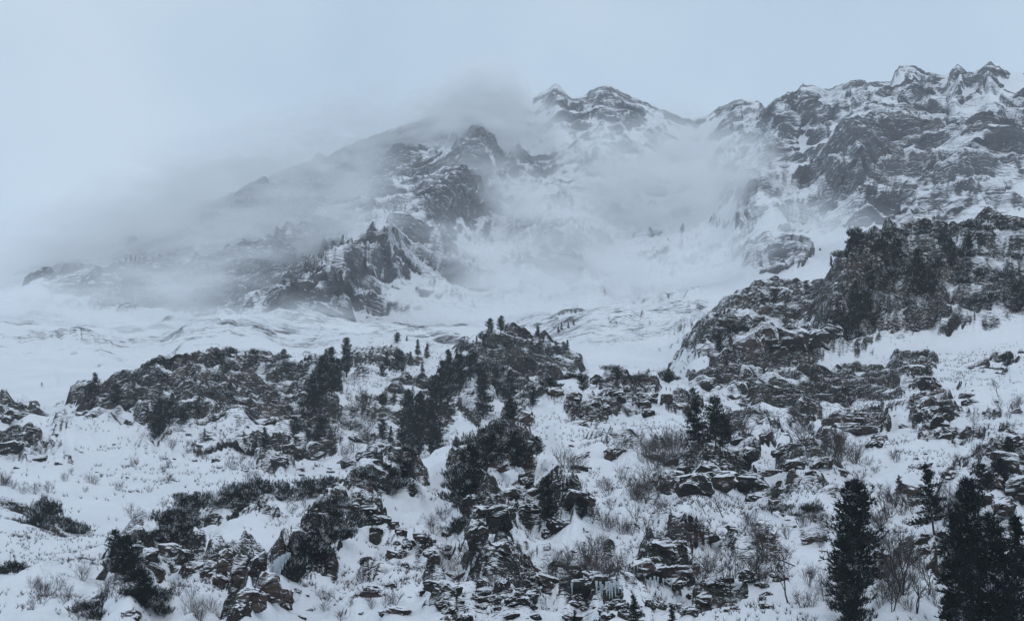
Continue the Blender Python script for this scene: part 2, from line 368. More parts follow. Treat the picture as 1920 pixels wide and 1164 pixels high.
# broad density of small rock and heather poking through the snow
BROAD_NEAR = [(2140, 950, 220, 240, .36, 0), (-200, 1000, 180, 120, .3, 0), (1250, 1080, 520, 140, .42, 0), (700, 1070, 300, 110, .22, -15), (1750, 950, 320, 220, .34, 0), (1300, 800, 300, 90, .30, 0), (330, 860, 260, 70, .30, 0), (1000, 960, 160, 120, .30, 0),
              (60, 900, 140, 90, .34, 0), (250, 1080, 150, 100, .28, 0), (1800, 780, 200, 80, .40, 0), (560, 950, 280, 40, .45, -5)]
BROAD_MID = [(2140, 620, 220, 170, .45, 0), (1600, 600, 420, 170, .5, 0), (420, 760, 340, 110, .46, 0), (700, 740, 260, 110, .40, 0), (950, 720, 160, 90, .4, 0), (100, 820, 160, 60, .36, 0), (300, 880, 260, 60, .26, 0), (620, 880, 200, 30, .3, 0)]
BROAD_FAR = [(2140, 300, 240, 190, .6, 0), (1650, 300, 420, 190, .60, 0), (1000, 420, 360, 200, .62, 0), (1250, 330, 160, 120, .40, 0), (1130, 230, 150, 80, .5, 0), (450, 450, 420, 180, .7, 0), (750, 560, 260, 80, .42, 0), (300, 650, 380, 80, .60, 0), (720, 640, 200, 40, .5, 0), (1190, 630, 260, 80, .62, 0), (1400, 470, 160, 60, .4, 0), (600, 640, 300, 20, .3, 0), (60, 660, 200, 60, .5, 0)]
broad = paint(BROAD_NEAR, PXf, VYf, 0 * PXf) * w_near + paint(BROAD_MID, PXf, VYf, 0 * PXf) * w_mid + paint(BROAD_FAR, PXf, VYf, 0 * PXf) * w_far
nA = fbm(Xf / (13 * S), Yf / (11 * S), Zf / (3.4 * S), 4, 0.6)
nB = fbm(Xf / (4.6 * S) + 9, Yf / (4.5 * S), Zf / (1.3 * S), 3, 0.6)
nC = fbm(Xf / (22 * S) + 40, Yf / (22 * S), Zf / (9 * S), 3, 0.6)


def poly_mask(x, y, pts, soft=5.0):
    inside = np.zeros(x.shape, bool)
    n = len(pts)
    for i in range(n):
        ax, ay = pts[i]; bx, by = pts[(i + 1) % n]
        c_ = (ay > y) != (by > y)
        xi = (bx - ax) * (y - ay) / (by - ay + 1e-9) + ax
        inside ^= c_ & (x < xi)
    d, _, _ = seg_dist(x, y, pts + [pts[0]])
    return sstep(-soft, soft, np.where(inside, d, -d))


jx = 9 * fbm(PXf * .05, VYf * .05, 0 * PXf + 2, 3, .6); jy = 7 * fbm(PXf * .05 + 9, VYf * .05, 0 * PXf + 2, 3, .6)
POLY_FAR = [[(505, 640), (560, 560), (600, 500), (628, 480), (655, 470), (682, 488), (700, 515), (718, 545), (700, 600), (660, 625), (600, 632)],
            [(690, 462), (740, 420), (800, 372), (850, 320), (868, 278), (905, 266), (930, 290), (910, 340), (925, 385), (850, 420), (800, 448), (735, 448)],
            [(1290, 480), (1340, 455), (1400, 462), (1440, 480), (1470, 455), (1500, 480), (1490, 505), (1400, 512), (1320, 505)],
            [(960, 430), (1000, 402), (1050, 430), (1110, 470), (1120, 515), (1080, 500), (1010, 480), (1000, 450)]]
w1012 = sstep(10.2, 10.5, K2)
BENCH = [[(325, 625), (350, 604), (400, 598), (440, 606), (500, 600), (505, 618), (430, 632)], [(118, 662), (126, 640), (150, 634), (192, 652), (190, 664)],
         [(1030, 640), (1045, 618), (1100, 602), (1130, 612), (1120, 640), (1060, 655)], [(1150, 600), (1260, 574), (1330, 564), (1330, 580), (1220, 600), (1160, 615)], [(1140, 640), (1240, 620), (1300, 640), (1220, 660)],
         [(0, 640), (60, 625), (90, 650), (40, 670), (0, 668)], [(600, 645), (700, 632), (760, 645), (700, 660)]]
for pl in POLY_FAR:
    rock = np.maximum(rock, poly_mask(PXf + jx, VYf + jy, pl, 9.0) * w_far * w1012 * np.clip(1.0 + 1.5 * nA, .35, 1))
rock = np.maximum(rock, 0.8 * np.exp(-((K2 - 12.96) / 0.14) ** 2) * (PX > 1000) * np.clip(0.75 + 1.6 * fbm(PXf * .03, VYf * .03, 0 * PXf, 3, .6), 0, 1))
for pl in BENCH:
    rock = np.maximum(rock, poly_mask(PXf + jx, VYf + jy * .5, pl, 5.0) * w_far * (1 - w1012) * np.clip(.8 + 1.6 * nB, .2, 1))
pyr = poly_mask(PXf + jx, VYf + jy, POLY_FAR[0], 10.0) * w_far * w1012
crag = blur(blur(np.clip(rock, 0, 1.1), 2, 0), 2, 1)
val = np.maximum(rock * 0.95, broad) + 0.62 * nA + 0.34 * nB + 0.35 * nC
rock = sstep(0.36, 0.62, val) * np.where(np.maximum(rock, broad) > 0.02, 1, 0)
rock = np.maximum(rock, 0.8 * sstep(0.46, 0.6, 0.62 * nA + 0.4 * nB + .1 + .3 * nC))
rock = np.clip(rock, 0, 1)

# ------------------------------------------------------------------ relief: snow undulation, buttresses, ledges, blocks
dxs = np.zeros_like(Xf); dys = np.zeros_like(Xf); dzs = np.zeros_like(Xf)
slope_b = np.clip(np.gradient(Z, axis=0) / (np.gradient(Y, axis=0) + 1e-3), 0, 2)
slope_b = np.where(np.gradient(Y, axis=0) < 0.02, 1.5, slope_b)
flat_k = np.clip((blur(blur(slope_b, 5, 0), 5, 1) - 0.18) / 0.36, 0.30, 1.0).astype(np.float32)
flat_k = flat_k * np.where(isfar & (K2 < 10.3), 0.6, 1.0).astype(np.float32)
und = fbm(Xf / (14 * S), Yf / (20 * S), Zf / (14 * S), 4, 0.5)
und2 = fbm(Xf / (3.5 * S), Yf / (7 * S), Zf / (3 * S) + 5, 3, 0.5)
dzs += (und * 1.3 + und2 * np.where(isfar, 0.5, 0.85)) * S * skyfade
bro = sstep(0.02, 0.34, broad) * np.where(isfar, .6, 1.0)
base = np.where(isfar, 0.6, 0.72) * bro * np.where(isfar, 1, sstep(-0.22, 0.30, nC)) * skyfade        # small terraces even where snow covers everything
GROUPS = [(w_near, 1.0, (4.2, 1.9, 0.8)), (w_mid, 2.0, (7.5, 3.6, 1.6)), (w_far, 6.0, (27.0, 11.0, 4.6))]
for wgt, s, hs in GROUPS:
    mm = np.maximum(rock * skyfade, base) * wgt
    idx = np.nonzero(mm > 0.02)
    x, y, z = Xf[idx], Yf[idx], Zf[idx]
    m0 = np.clip(mm[idx].astype(np.float32), 0, 1)
    m = m0 * flat_k[idx]
    if s > 5: m0 = m
    r1 = fbm(x / (11 * s), y / (11 * s), z / (7 * s), 4, 0.55)
    r2 = 1 - 2 * np.abs(fbm(x / (7 * s) + 7, y / (7 * s), z / (9 * s), 3, 0.55))
    oy = -m * s * (3.0 * r1 + 1.2 * r2)
    oz = m * s * (1.1 * r1 + 0.35)
    warp = fbm(x / (14 * s) + 31, y / (14 * s), z / (14 * s), 3, 0.6)
    zz = z + oz
    dip = (-0.10 if s > 5 else 0.14) * x + 0.05 * y
    for j, h in enumerate(hs):
        a = h * (2.2 + j)
        wv = gnoise(x / a, y / a, z / a + 5 * j)
        bl = cellrand((x + 0.6 * a * wv + 0.5 * z) / (a * 1.5), (y - .4 * a * wv) / (a * 2), (z + 0.16 * x + 0.5 * a * wv) / (h * 1.1), j)
        big = (j == 0 and s < 5)
        q = (zz + dip + warp * s * 6 + (0.12 if big else 0.8) * h * bl + (0.5 if big else 0.7) * h * wv) / h
        f = q - np.floor(q)
        g = sstep(0.39, 0.61, f) if big else sstep(0.34, 0.66, f)
        amp = (0.60, 0.72, 0.8)[j]
        oz = oz + (m0 if big else m) * (0.85 if big else amp) * h * (g - f)
        oy = oy - m * 0.30 * h * (bl - 0.5) * 2
        dxs[idx] += m * 0.12 * h * (bl - 0.5)
    dys[idx] += oy; dzs[idx] += oz
dzs = blur(blur(dzs, 0.9, 1), 0.5, 0); dys = blur(dys, 1.3, 1)
bw = (w_far * (1 - sstep(10.2, 10.7, K2))).astype(np.float32)
dzs = dzs * (1 - bw) + blur(blur(dzs, 3.0, 1), 1.0, 0) * bw * 0.9
P = np.stack([X + dxs, Y + dys, Z + dzs], -1)


def grid_normal(P):
    du = np.gradient(P, axis=1); dv = np.gradient(P, axis=0)
    n = np.cross(du, dv)
    n /= np.linalg.norm(n, axis=-1, keepdims=True) + 1e-9
    return n


N = grid_normal(P)
nz = blur(N[..., 2], 0.9, 1)
pat2 = fbm(Xf / (17 * S) + 4, Yf / (14 * S), Zf / (5 * S) + 0.05 * Xf / S, 4, 0.6)
fine = fbm(P[..., 0] / (4.0 * S), P[..., 1] / (4.0 * S), P[..., 2] / (1.1 * S), 3, 0.65)
SCOUR = [(440, 430, 330, 130, 1.0, -20), (640, 310, 220, 70, 1.0, -25), (330, 530, 300, 50, 1.0, 0), (880, 210, 90, 90, 1.0, 0), (600, 430, 90, 60, .8, 0), (640, 540, 70, 70, .5, 0), (800, 370, 110, 90, .5, -30), (1640, 330, 120, 90, .4, 0)]
scour = paint(SCOUR, PXf, VYf, 0 * PXf) * w_far * (1 - 0.95 * pyr)
rock = np.maximum(rock, 0.95 * sstep(.35, .8, scour) * sstep(10.5, 10.9, K2))
dome = paint([(1720, 510, 240, 80, 1, 0), (1860, 560, 120, 90, 1, 0), (1560, 570, 60, 90, 1, 0), (1470, 720, 140, 50, .8, 0), (1720, 640, 130, 50, .8, 0)], PXf, VYf, 0 * PXf) * w_mid
thr = np.where(isfar, 0.16 + 0.36 * rock + 0.50 * scour * rock, 0.16 + 0.46 * rock + (0.24 + 0.14 * dome) * crag ** 1.5 * rock) + 0.45 * fine - 0.10 * pyr - 0.65 * sstep(0.02, 0.30, pat2) * (1 - 0.8 * scour) * (1 - 0.3 * dome)
thr = np.maximum(thr, np.where(isfar, 0.0, (0.46 + 0.5 * fine - 0.3 * pat2) * bro * sstep(-0.22, 0.30, nC)))
thr = thr + (0.45 + 0.35 * (PX > 1600)) * (1 - skyfade) * w_far * (PX > 1000)
snow = sstep(-0.22, 0.22, nz - thr)
snow = np.where((rock < 0.03) & (base < 0.02), 1.0, snow)
snow = snow * (1 - bw * 0.68 * np.clip(rock * 1.3, 0, 1) * sstep(-0.12, 0.22, nB + 0.5 * fine))
sm = np.clip(blur(blur(snow, 1.0, 0), 1.0, 1), 0, 1)[..., None] ** 2
Pb = blur(blur(P, 2.0, 0), 2.0, 1)
P = P * (1 - 0.6 * sm) + Pb * (0.6 * sm)
thick = blur(blur(snow, 1.2, 0), 1.2, 1) * np.clip(rock, 0, 1)
P[..., 2] += 0.22 * S * thick * skyfade
PJX, PJY = project(P[..., 0], P[..., 1], P[..., 2])


# ------------------------------------------------------------------ materials
def new_mat(name):
    m = bpy.data.materials.new(name); m.use_nodes = True
    nt = m.node_tree; nt.nodes.clear()
    out = nt.nodes.new('ShaderNodeOutputMaterial')
    b = nt.nodes.new('ShaderNodeBsdfPrincipled')
    nt.links.new(b.outputs[0], out.inputs['Surface'])
    return m, nt, b, out


def N_(nt, t, **kw):
    n = nt.nodes.new(t)
    for k, v in kw.items():
        if hasattr(n, k): setattr(n, k, v)
        else: n.inputs[k.replace('_', ' ')].default_value = v
    return n


def noise(nt, vec, scale, detail=4, rough=0.6, dist=0.0):
    n = nt.nodes.new('ShaderNodeTexNoise')
    n.inputs['Scale'].default_value = scale; n.inputs['Detail'].default_value = detail
    n.inputs['Roughness'].default_value = rough; n.inputs['Distortion'].default_value = dist
    nt.links.new(vec, n.inputs['Vector'])
    return n.outputs['Fac']


def math_(nt, op, a, b=None, c=None, clamp=False):
    n = nt.nodes.new('ShaderNodeMath'); n.operation = op; n.use_clamp = clamp
    for i, v in enumerate((a, b, c)):
        if v is None: continue
        if isinstance(v, (int, float)): n.inputs[i].default_value = v
        else: nt.links.new(v, n.inputs[i])
    return n.outputs[0]


def maprange(nt, v, a, b, c=0.0, d=1.0, smooth=True):
    n = nt.nodes.new('ShaderNodeMapRange')
    n.interpolation_type = 'SMOOTHSTEP' if smooth else 'LINEAR'
    nt.links.new(v, n.inputs['Value'])
    n.inputs['From Min'].default_value = a; n.inputs['From Max'].default_value = b
    n.inputs['To Min'].default_value = c; n.inputs['To Max'].default_value = d
    return n.outputs[0]


def ramp(nt, fac, stops):
    n = nt.nodes.new('ShaderNodeValToRGB')
    cr = n.color_ramp
    while len(cr.elements) < len(stops): cr.elements.new(0.5)
    for e, (p, c) in zip(cr.elements, stops):
        e.position = p; e.color = (*c, 1)
    nt.links.new(fac, n.inputs['Fac'])
    return n.outputs['Color']


def mixc(nt, fac, a, b, mode='MIX'):
    n = nt.nodes.new('ShaderNodeMix'); n.data_type = 'RGBA'; n.blend_type = mode
    if isinstance(fac, (int, float)): n.inputs[0].default_value = fac
    else: nt.links.new(fac, n.inputs[0])
    for i, v in ((6, a), (7, b)):
        if isinstance(v, tuple): n.inputs[i].default_value = (*v, 1)
        else: nt.links.new(v, n.inputs[i])
    return n.outputs[2]


SNOW_C = (0.77, 0.775, 0.80)


def rock_snow_mat(name, unit, stops, tint, use_attr, snow_lo=0.24, snow_hi=0.36, moss=0.0, ax=0.7, crack=0.6):
    """rock under snow; unit = size in metres of the finest visible relief"""
    m, nt, b, out = new_mat(name)
    geo = nt.nodes.new('ShaderNodeNewGeometry')
    pos = geo.outputs['Position']
    mp = nt.nodes.new('ShaderNodeMapping'); nt.links.new(pos, mp.inputs['Vector'])
    mp.inputs['Scale'].default_value = (ax / unit, ax / unit, 1.7 / unit)
    mp.inputs['Rotation'].default_value = (0.1, 0.16, 0)
    v = mp.outputs['Vector']
    n1 = noise(nt, v, 0.22, 6, 0.62, 0.3)
    n2 = noise(nt, v, 1.1, 5, 0.65, 0.5)
    n3 = noise(nt, pos, 0.03 / unit, 4, 0.6)
    n4 = noise(nt, pos, 0.10 / unit, 4, 0.6)
    colr = ramp(nt, n1, stops)
    colr = mixc(nt, maprange(nt, n4, 0.50, 0.66), colr, tint)
    colr = mixc(nt, math_(nt, 'MULTIPLY', maprange(nt, n2, 0.45, 0.62), 0.45), colr, (stops[0][1][0] * .55, stops[0][1][1] * .55, stops[0][1][2] * .6))
    if moss > 0:
        colr = mixc(nt, math_(nt, 'MULTIPLY', maprange(nt, n3, 0.45, 0.62), moss), colr, (0.045, 0.052, 0.035))
    vo = nt.nodes.new('ShaderNodeTexVoronoi'); vo.feature = 'DISTANCE_TO_EDGE'; vo.inputs['Scale'].default_value = 0.42
    wn_ = nt.nodes.new('ShaderNodeTexNoise'); wn_.inputs['Scale'].default_value = 0.5; wn_.inputs['Detail'].default_value = 3
    nt.links.new(v, wn_.inputs['Vector'])
    va = nt.nodes.new('ShaderNodeVectorMath'); va.operation = 'MULTIPLY_ADD'
    nt.links.new(wn_.outputs['Color'], va.inputs[0]); va.inputs[1].default_value = (2.2, 2.2, 1.6); nt.links.new(v, va.inputs[2])
    nt.links.new(va.outputs[0], vo.inputs['Vector'])
    ck = maprange(nt, vo.outputs['Distance'], 0.0, 0.10, 0.0, 1.0)
    vc = nt.nodes.new('ShaderNodeTexVoronoi'); vc.inputs['Scale'].default_value = 0.42; nt.links.new(va.outputs[0], vc.inputs['Vector'])
    sc_ = nt.nodes.new('ShaderNodeSeparateColor'); nt.links.new(vc.outputs['Color'], sc_.inputs[0])
    colr = mixc(nt, math_(nt, 'MULTIPLY', math_(nt, 'SUBTRACT', 1.0, ck), crack), colr, (stops[0][1][0] * .3, stops[0][1][1] * .3, stops[0][1][2] * .35))
    # bump
    hgt = math_(nt, 'ADD', math_(nt, 'MULTIPLY', n1, 1.2), math_(nt, 'MULTIPLY', n2, 0.6))
    hgt = math_(nt, 'ADD', hgt, math_(nt, 'MULTIPLY', math_(nt, 'MULTIPLY', ck, sc_.outputs[0]), 0.9))
    bmp = nt.nodes.new('ShaderNodeBump'); bmp.inputs['Strength'].default_value = 0.85
    bmp.inputs['Distance'].default_value = unit * 1.3
    nt.links.new(hgt, bmp.inputs['Height'])
    st_ = noise(nt, v, 0.5, 5, 0.7, 1.2)
    if use_attr:
        at_ = nt.nodes.new('ShaderNodeAttribute'); at_.attribute_name = 'snow'
        ra_ = nt.nodes.new('ShaderNodeAttribute'); ra_.attribute_name = 'rock'
        sv = math_(nt, 'ADD', at_.outputs['Fac'], math_(nt, 'MULTIPLY', math_(nt, 'SUBTRACT', n2, 0.5), math_(nt, 'ADD', math_(nt, 'MULTIPLY', ra_.outputs['Fac'], 2.1), 0.35)))
        sepb = nt.nodes.new('ShaderNodeSeparateXYZ'); nt.links.new(bmp.outputs[0], sepb.inputs[0])
        sv = math_(nt, 'ADD', sv, math_(nt, 'MULTIPLY', math_(nt, 'SUBTRACT', sepb.outputs[2], 0.62), math_(nt, 'MULTIPLY', ra_.outputs['Fac'], 0.9)))
        sv = math_(nt, 'ADD', sv, math_(nt, 'MULTIPLY', math_(nt, 'SUBTRACT', st_, 0.47), math_(nt, 'MULTIPLY', ra_.outputs['Fac'], 2.6)))
        fac = maprange(nt, sv, 0.40, 0.56)
    else:
        sepb = nt.nodes.new('ShaderNodeSeparateXYZ'); nt.links.new(geo.outputs['Normal'], sepb.inputs[0])
        sepc = nt.nodes.new('ShaderNodeSeparateXYZ'); nt.links.new(bmp.outputs[0], sepc.inputs[0])
        sv = math_(nt, 'ADD', math_(nt, 'MULTIPLY', sepb.outputs[2], 0.75), math_(nt, 'MULTIPLY', sepc.outputs[2], 0.25))
        sv = math_(nt, 'ADD', sv, math_(nt, 'MULTIPLY', math_(nt, 'SUBTRACT', n2, 0.5), 0.6))
        sv = math_(nt, 'ADD', sv, math_(nt, 'MULTIPLY', math_(nt, 'SUBTRACT', n4, 0.5), 0.9))
        sv = math_(nt, 'ADD', sv, math_(nt, 'MULTIPLY', math_(nt, 'SUBTRACT', st_, 0.5), 1.1))
        fac = maprange(nt, sv, snow_lo, snow_hi)
    # snow surface
    sb = nt.nodes.new('ShaderNodeBump'); sb.inputs['Strength'].default_value = 0.6; sb.inputs['Distance'].default_value = unit * 1.4
    nt.links.new(noise(nt, pos, 0.35 / unit, 5, 0.6), sb.inputs['Height'])
    b.inputs['Roughness'].default_value = 0.85
    b.inputs['Specular IOR Level'].default_value = 0.12
    nt.links.new(colr, b.inputs['Base Color']); nt.links.new(bmp.outputs[0], b.inputs['Normal'])
    s_ = nt.nodes.new('ShaderNodeBsdfPrincipled')
    scol = mixc(nt, maprange(nt, n3, 0.3, 0.7), SNOW_C, (0.70, 0.71, 0.745))
    nt.links.new(scol, s_.inputs['Base Color']); s_.inputs['Roughness'].default_value = 0.7
    s_.inputs['Specular IOR Level'].default_value = 0.2
    nt.links.new(sb.outputs[0], s_.inputs['Normal'])
    mx = nt.nodes.new('ShaderNodeMixShader')
    nt.links.new(fac, mx.inputs[0]); nt.links.new(b.outputs[0], mx.inputs[1]); nt.links.new(s_.outputs[0], mx.inputs[2])
    nt.links.new(mx.outputs[0], out.inputs['Surface'])
    return m


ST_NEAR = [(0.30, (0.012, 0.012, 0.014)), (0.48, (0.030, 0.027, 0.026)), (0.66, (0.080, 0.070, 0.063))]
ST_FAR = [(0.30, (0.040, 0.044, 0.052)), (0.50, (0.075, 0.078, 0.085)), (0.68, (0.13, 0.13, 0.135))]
M_near = rock_snow_mat('snowy_rock_near', 0.45, ST_NEAR, (0.075, 0.048, 0.042), True, moss=0.5)
M_mid = rock_snow_mat('snowy_rock_mid', 0.9, ST_NEAR, (0.115, 0.085, 0.066), True, moss=0.6)
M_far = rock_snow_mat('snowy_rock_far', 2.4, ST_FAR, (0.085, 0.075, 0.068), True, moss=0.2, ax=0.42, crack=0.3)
M_block = rock_snow_mat('boulder_rock', 0.4, ST_NEAR, (0.085, 0.055, 0.048), False, moss=0.3)
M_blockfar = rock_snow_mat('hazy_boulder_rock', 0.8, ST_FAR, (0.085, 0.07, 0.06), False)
M_brown = rock_snow_mat('brown_cliff_rock', 0.5, [(0.3, (0.045, 0.035, 0.032)), (0.5, (0.085, 0.064, 0.056)), (0.68, (0.13, 0.10, 0.085))], (0.10, 0.075, 0.055), False)


def simple_mat(name, c1, c2, scale=1.0, rough=0.8, bump=0.0, random_obj=0.0):
    m, nt, b, out = new_mat(name)
    tc = nt.nodes.new('ShaderNodeTexCoord')
    n = noise(nt, tc.outputs['Object'], scale, 4, 0.6)
    col = ramp(nt, n, [(0.35, c1), (0.65, c2)])
    nt.links.new(col, b.inputs['Base Color'])
    b.inputs['Roughness'].default_value = rough
    b.inputs['Specular IOR Level'].default_value = 0.2
    return m


def foliage_mat(name, c1, c2, snowy=0.0):
    m, nt, b, out = new_mat(name)
    geo = nt.nodes.new('ShaderNodeNewGeometry')
    oi = nt.nodes.new('ShaderNodeObjectInfo')
    n = noise(nt, geo.outputs['Position'], 1.3, 3, 0.6)
    f = math_(nt, 'ADD', math_(nt, 'MULTIPLY', n, 0.8), math_(nt, 'MULTIPLY', oi.outputs['Random'], 0.2))
    col = ramp(nt, f, [(0.35, c1), (0.65, c2)])
    if snowy > 0:
        n2 = noise(nt, geo.outputs['Position'], 0.9, 4, 0.7)
        sp = nt.nodes.new('ShaderNodeSeparateXYZ'); nt.links.new(geo.outputs['Normal'], sp.inputs[0])
        az = math_(nt, 'ABSOLUTE', sp.outputs[2])
        ff = maprange(nt, math_(nt, 'ADD', n2, math_(nt, 'MULTIPLY', az, 0.22)), 0.74 - snowy, 0.80 - snowy)
        col = mixc(nt, ff, col, SNOW_C)
    nt.links.new(col, b.inputs['Base Color'])
    b.inputs['Roughness'].default_value = 0.75
    b.inputs['Specular IOR Level'].default_value = 0.15
    return m


M_needle = foliage_mat('pine_needles', (0.003, 0.008, 0.008), (0.015, 0.028, 0.022), 0.012)
M_needle_s = foliage_mat('dwarf_pine_needles', (0.005, 0.010, 0.010), (0.028, 0.038, 0.032), 0.10)
M_bark = simple_mat('dark_bark', (0.022, 0.018, 0.016), (0.05, 0.042, 0.036), 6)
M_twig = simple_mat('bare_twigs', (0.040, 0.030, 0.030), (0.085, 0.062, 0.058), 2)
M_twig2 = simple_mat('grey_twigs', (0.06, 0.052, 0.05), (0.11, 0.095, 0.09), 2)
M_ice = simple_mat('blue_grey_ice', (0.22, 0.26, 0.29), (0.40, 0.44, 0.47), 1.5, 0.3)
M_snow = simple_mat('fresh_snow', SNOW_C, (0.76, 0.79, 0.84), 0.5, 0.7)


# ------------------------------------------------------------------ mesh helpers
def mesh_np(name, verts, faces, mat, smooth=True, attrs=None):
    me = bpy.data.meshes.new(name)
    verts = np.asarray(verts, np.float32); faces = np.asarray(faces, np.int32)
    n, k = faces.shape
    me.vertices.add(len(verts)); me.vertices.foreach_set('co', verts.ravel())
    me.loops.add(n * k); me.loops.foreach_set('vertex_index', faces.ravel())
    me.polygons.add(n)
    me.polygons.foreach_set('loop_start', np.arange(0, n * k, k, dtype=np.int32))
    me.polygons.foreach_set('loop_total', np.full(n, k, np.int32))
    me.polygons.foreach_set('use_smooth', np.full(n, smooth, bool))
    me.update(calc_edges=True)
    if attrs:
        for a, v in attrs.items():
            at_ = me.attributes.new(a, 'FLOAT', 'POINT')
            at_.data.foreach_set('value', np.asarray(v, np.float32).ravel())
    me.materials.append(mat)
    return me


def link(name, data, parent=None, loc=None, kind=None, **kw):
    o = bpy.data.objects.new(name, data)
    COL.objects.link(o)
    if parent: o.parent = parent
    if loc is not None: o.location = loc
    if kind: o['kind'] = kind
    for k, v in kw.items(): o[k] = v
    return o


def terrain_piece(name, r0, r1, mat, c0=0, c1=None, **kw):
    c1 = c1 or NC
    sub = P[r0:r1 + 1, c0:c1]
    nr, nc = sub.shape[:2]
    i = np.arange(nr * nc).reshape(nr, nc)
    f = np.stack([i[:-1, :-1], i[:-1, 1:], i[1:, 1:], i[1:, :-1]], -1).reshape(-1, 4)
    me = mesh_np(name, sub.reshape(-1, 3), f, mat, True, {'snow': snow[r0:r1 + 1, c0:c1], 'rock': rock[r0:r1 + 1, c0:c1]})
    return link(name, me, kind='structure', **kw)


def row_of(k): return int(np.argmin(np.abs(VK - k)))


rA, rB, rC = row_of(5.4), row_of(8.5), NR - 1
terrain_piece('ground', 0, rA, M_near)
terrain_piece('hillside', rA, rB, M_mid)
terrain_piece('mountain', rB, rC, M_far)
vf = np.array([(-6000, -3000, -2.5), (6000, -3000, -2.5), (6000, 9000, -2.5), (-6000, 9000, -2.5)])
link('terrain', mesh_np('terrain', vf, [[0, 1, 2, 3]], M_snow), kind='structure')


def locate(px, py, lay=None):
    """ground point that shows at photo pixel (px, py): (point, distance)"""
    c = int(np.clip(np.searchsorted(xs, px), 1, NC - 2))
    r0 = 20; r1 = NR - 20
    if lay == 'near': r1 = row_of(5.0)
    elif lay == 'mid': r0 = row_of(5.3); r1 = row_of(8.0)
    elif lay == 'far': r0 = row_of(8.5)
    col = PJY[r0:r1, c]
    run = np.minimum.accumulate(col)
    k = int(np.argmax(run <= py)) if (run <= py).any() else int(np.argmin(col))
    p = P[r0 + k, c]
    return Vector(p), float(p[1])


# ------------------------------------------------------------------ haze and blowing snow
def volume_mat(name, density, color, kind, noise_scale=0.0, stretch=(1, 1, 1), seed=0.0):
    m = bpy.data.materials.new(name); m.use_nodes = True
    nt = m.node_tree; nt.nodes.clear()
    out = nt.nodes.new('ShaderNodeOutputMaterial')
    v = nt.nodes.new('ShaderNodeVolumePrincipled')
    v.inputs['Color'].default_value = (*color, 1)
    v.inputs['Anisotropy'].default_value = 0.0
    v.inputs['Density'].default_value = density
    nt.links.new(v.outputs[0], out.inputs['Volume'])
    if kind == 'cloud':
        tc = nt.nodes.new('ShaderNodeTexCoord')
        vl = nt.nodes.new('ShaderNodeVectorMath'); vl.operation = 'LENGTH'
        nt.links.new(tc.outputs['Object'], vl.inputs[0])
        fall = maprange(nt, vl.outputs['Value'], 0.15, 1.0, 1.0, 0.0)
        geo = nt.nodes.new('ShaderNodeNewGeometry')
        mp = nt.nodes.new('ShaderNodeMapping'); mp.inputs['Scale'].default_value = stretch
        mp.inputs['Location'].default_value = (seed, seed * .7, 0)
        mp.inputs['Rotation'].default_value = (0, 0.35, 0)
        nt.links.new(geo.outputs['Position'], mp.inputs['Vector'])
        n = noise(nt, mp.outputs['Vector'], noise_scale, 5, 0.6, 0.9)
        nn = maprange(nt, n, 0.38, 0.64, 0.0, 1.8)
        d = math_(nt, 'MULTIPLY', math_(nt, 'MULTIPLY', fall, nn), density)
        nt.links.new(d, v.inputs['Density'])
    return m


def box(name, lo, hi, mat, **kw):
    x0, y0, z0 = lo; x1, y1, z1 = hi
    v = [(x0, y0, z0), (x1, y0, z0), (x1, y1, z0), (x0, y1, z0), (x0, y0, z1), (x1, y0, z1), (x1, y1, z1), (x0, y1, z1)]
    f = [(0, 3, 2, 1), (4, 5, 6, 7), (0, 1, 5, 4), (1, 2, 6, 5), (2, 3, 7, 6), (3, 0, 4, 7)]
    return link(name, mesh_np(name, v, f, mat, False), **kw)


ztop = float(P[..., 2].max()) + 25
M_haze = volume_mat('haze', HAZE_DENSITY, (0.93, 0.96, 1.0), 'haze')
box('haze', (-6100, -3100, -3.6), (6100, 9100, ztop), M_haze, kind='stuff', label='thin cold winter haze between the viewer and the peaks')

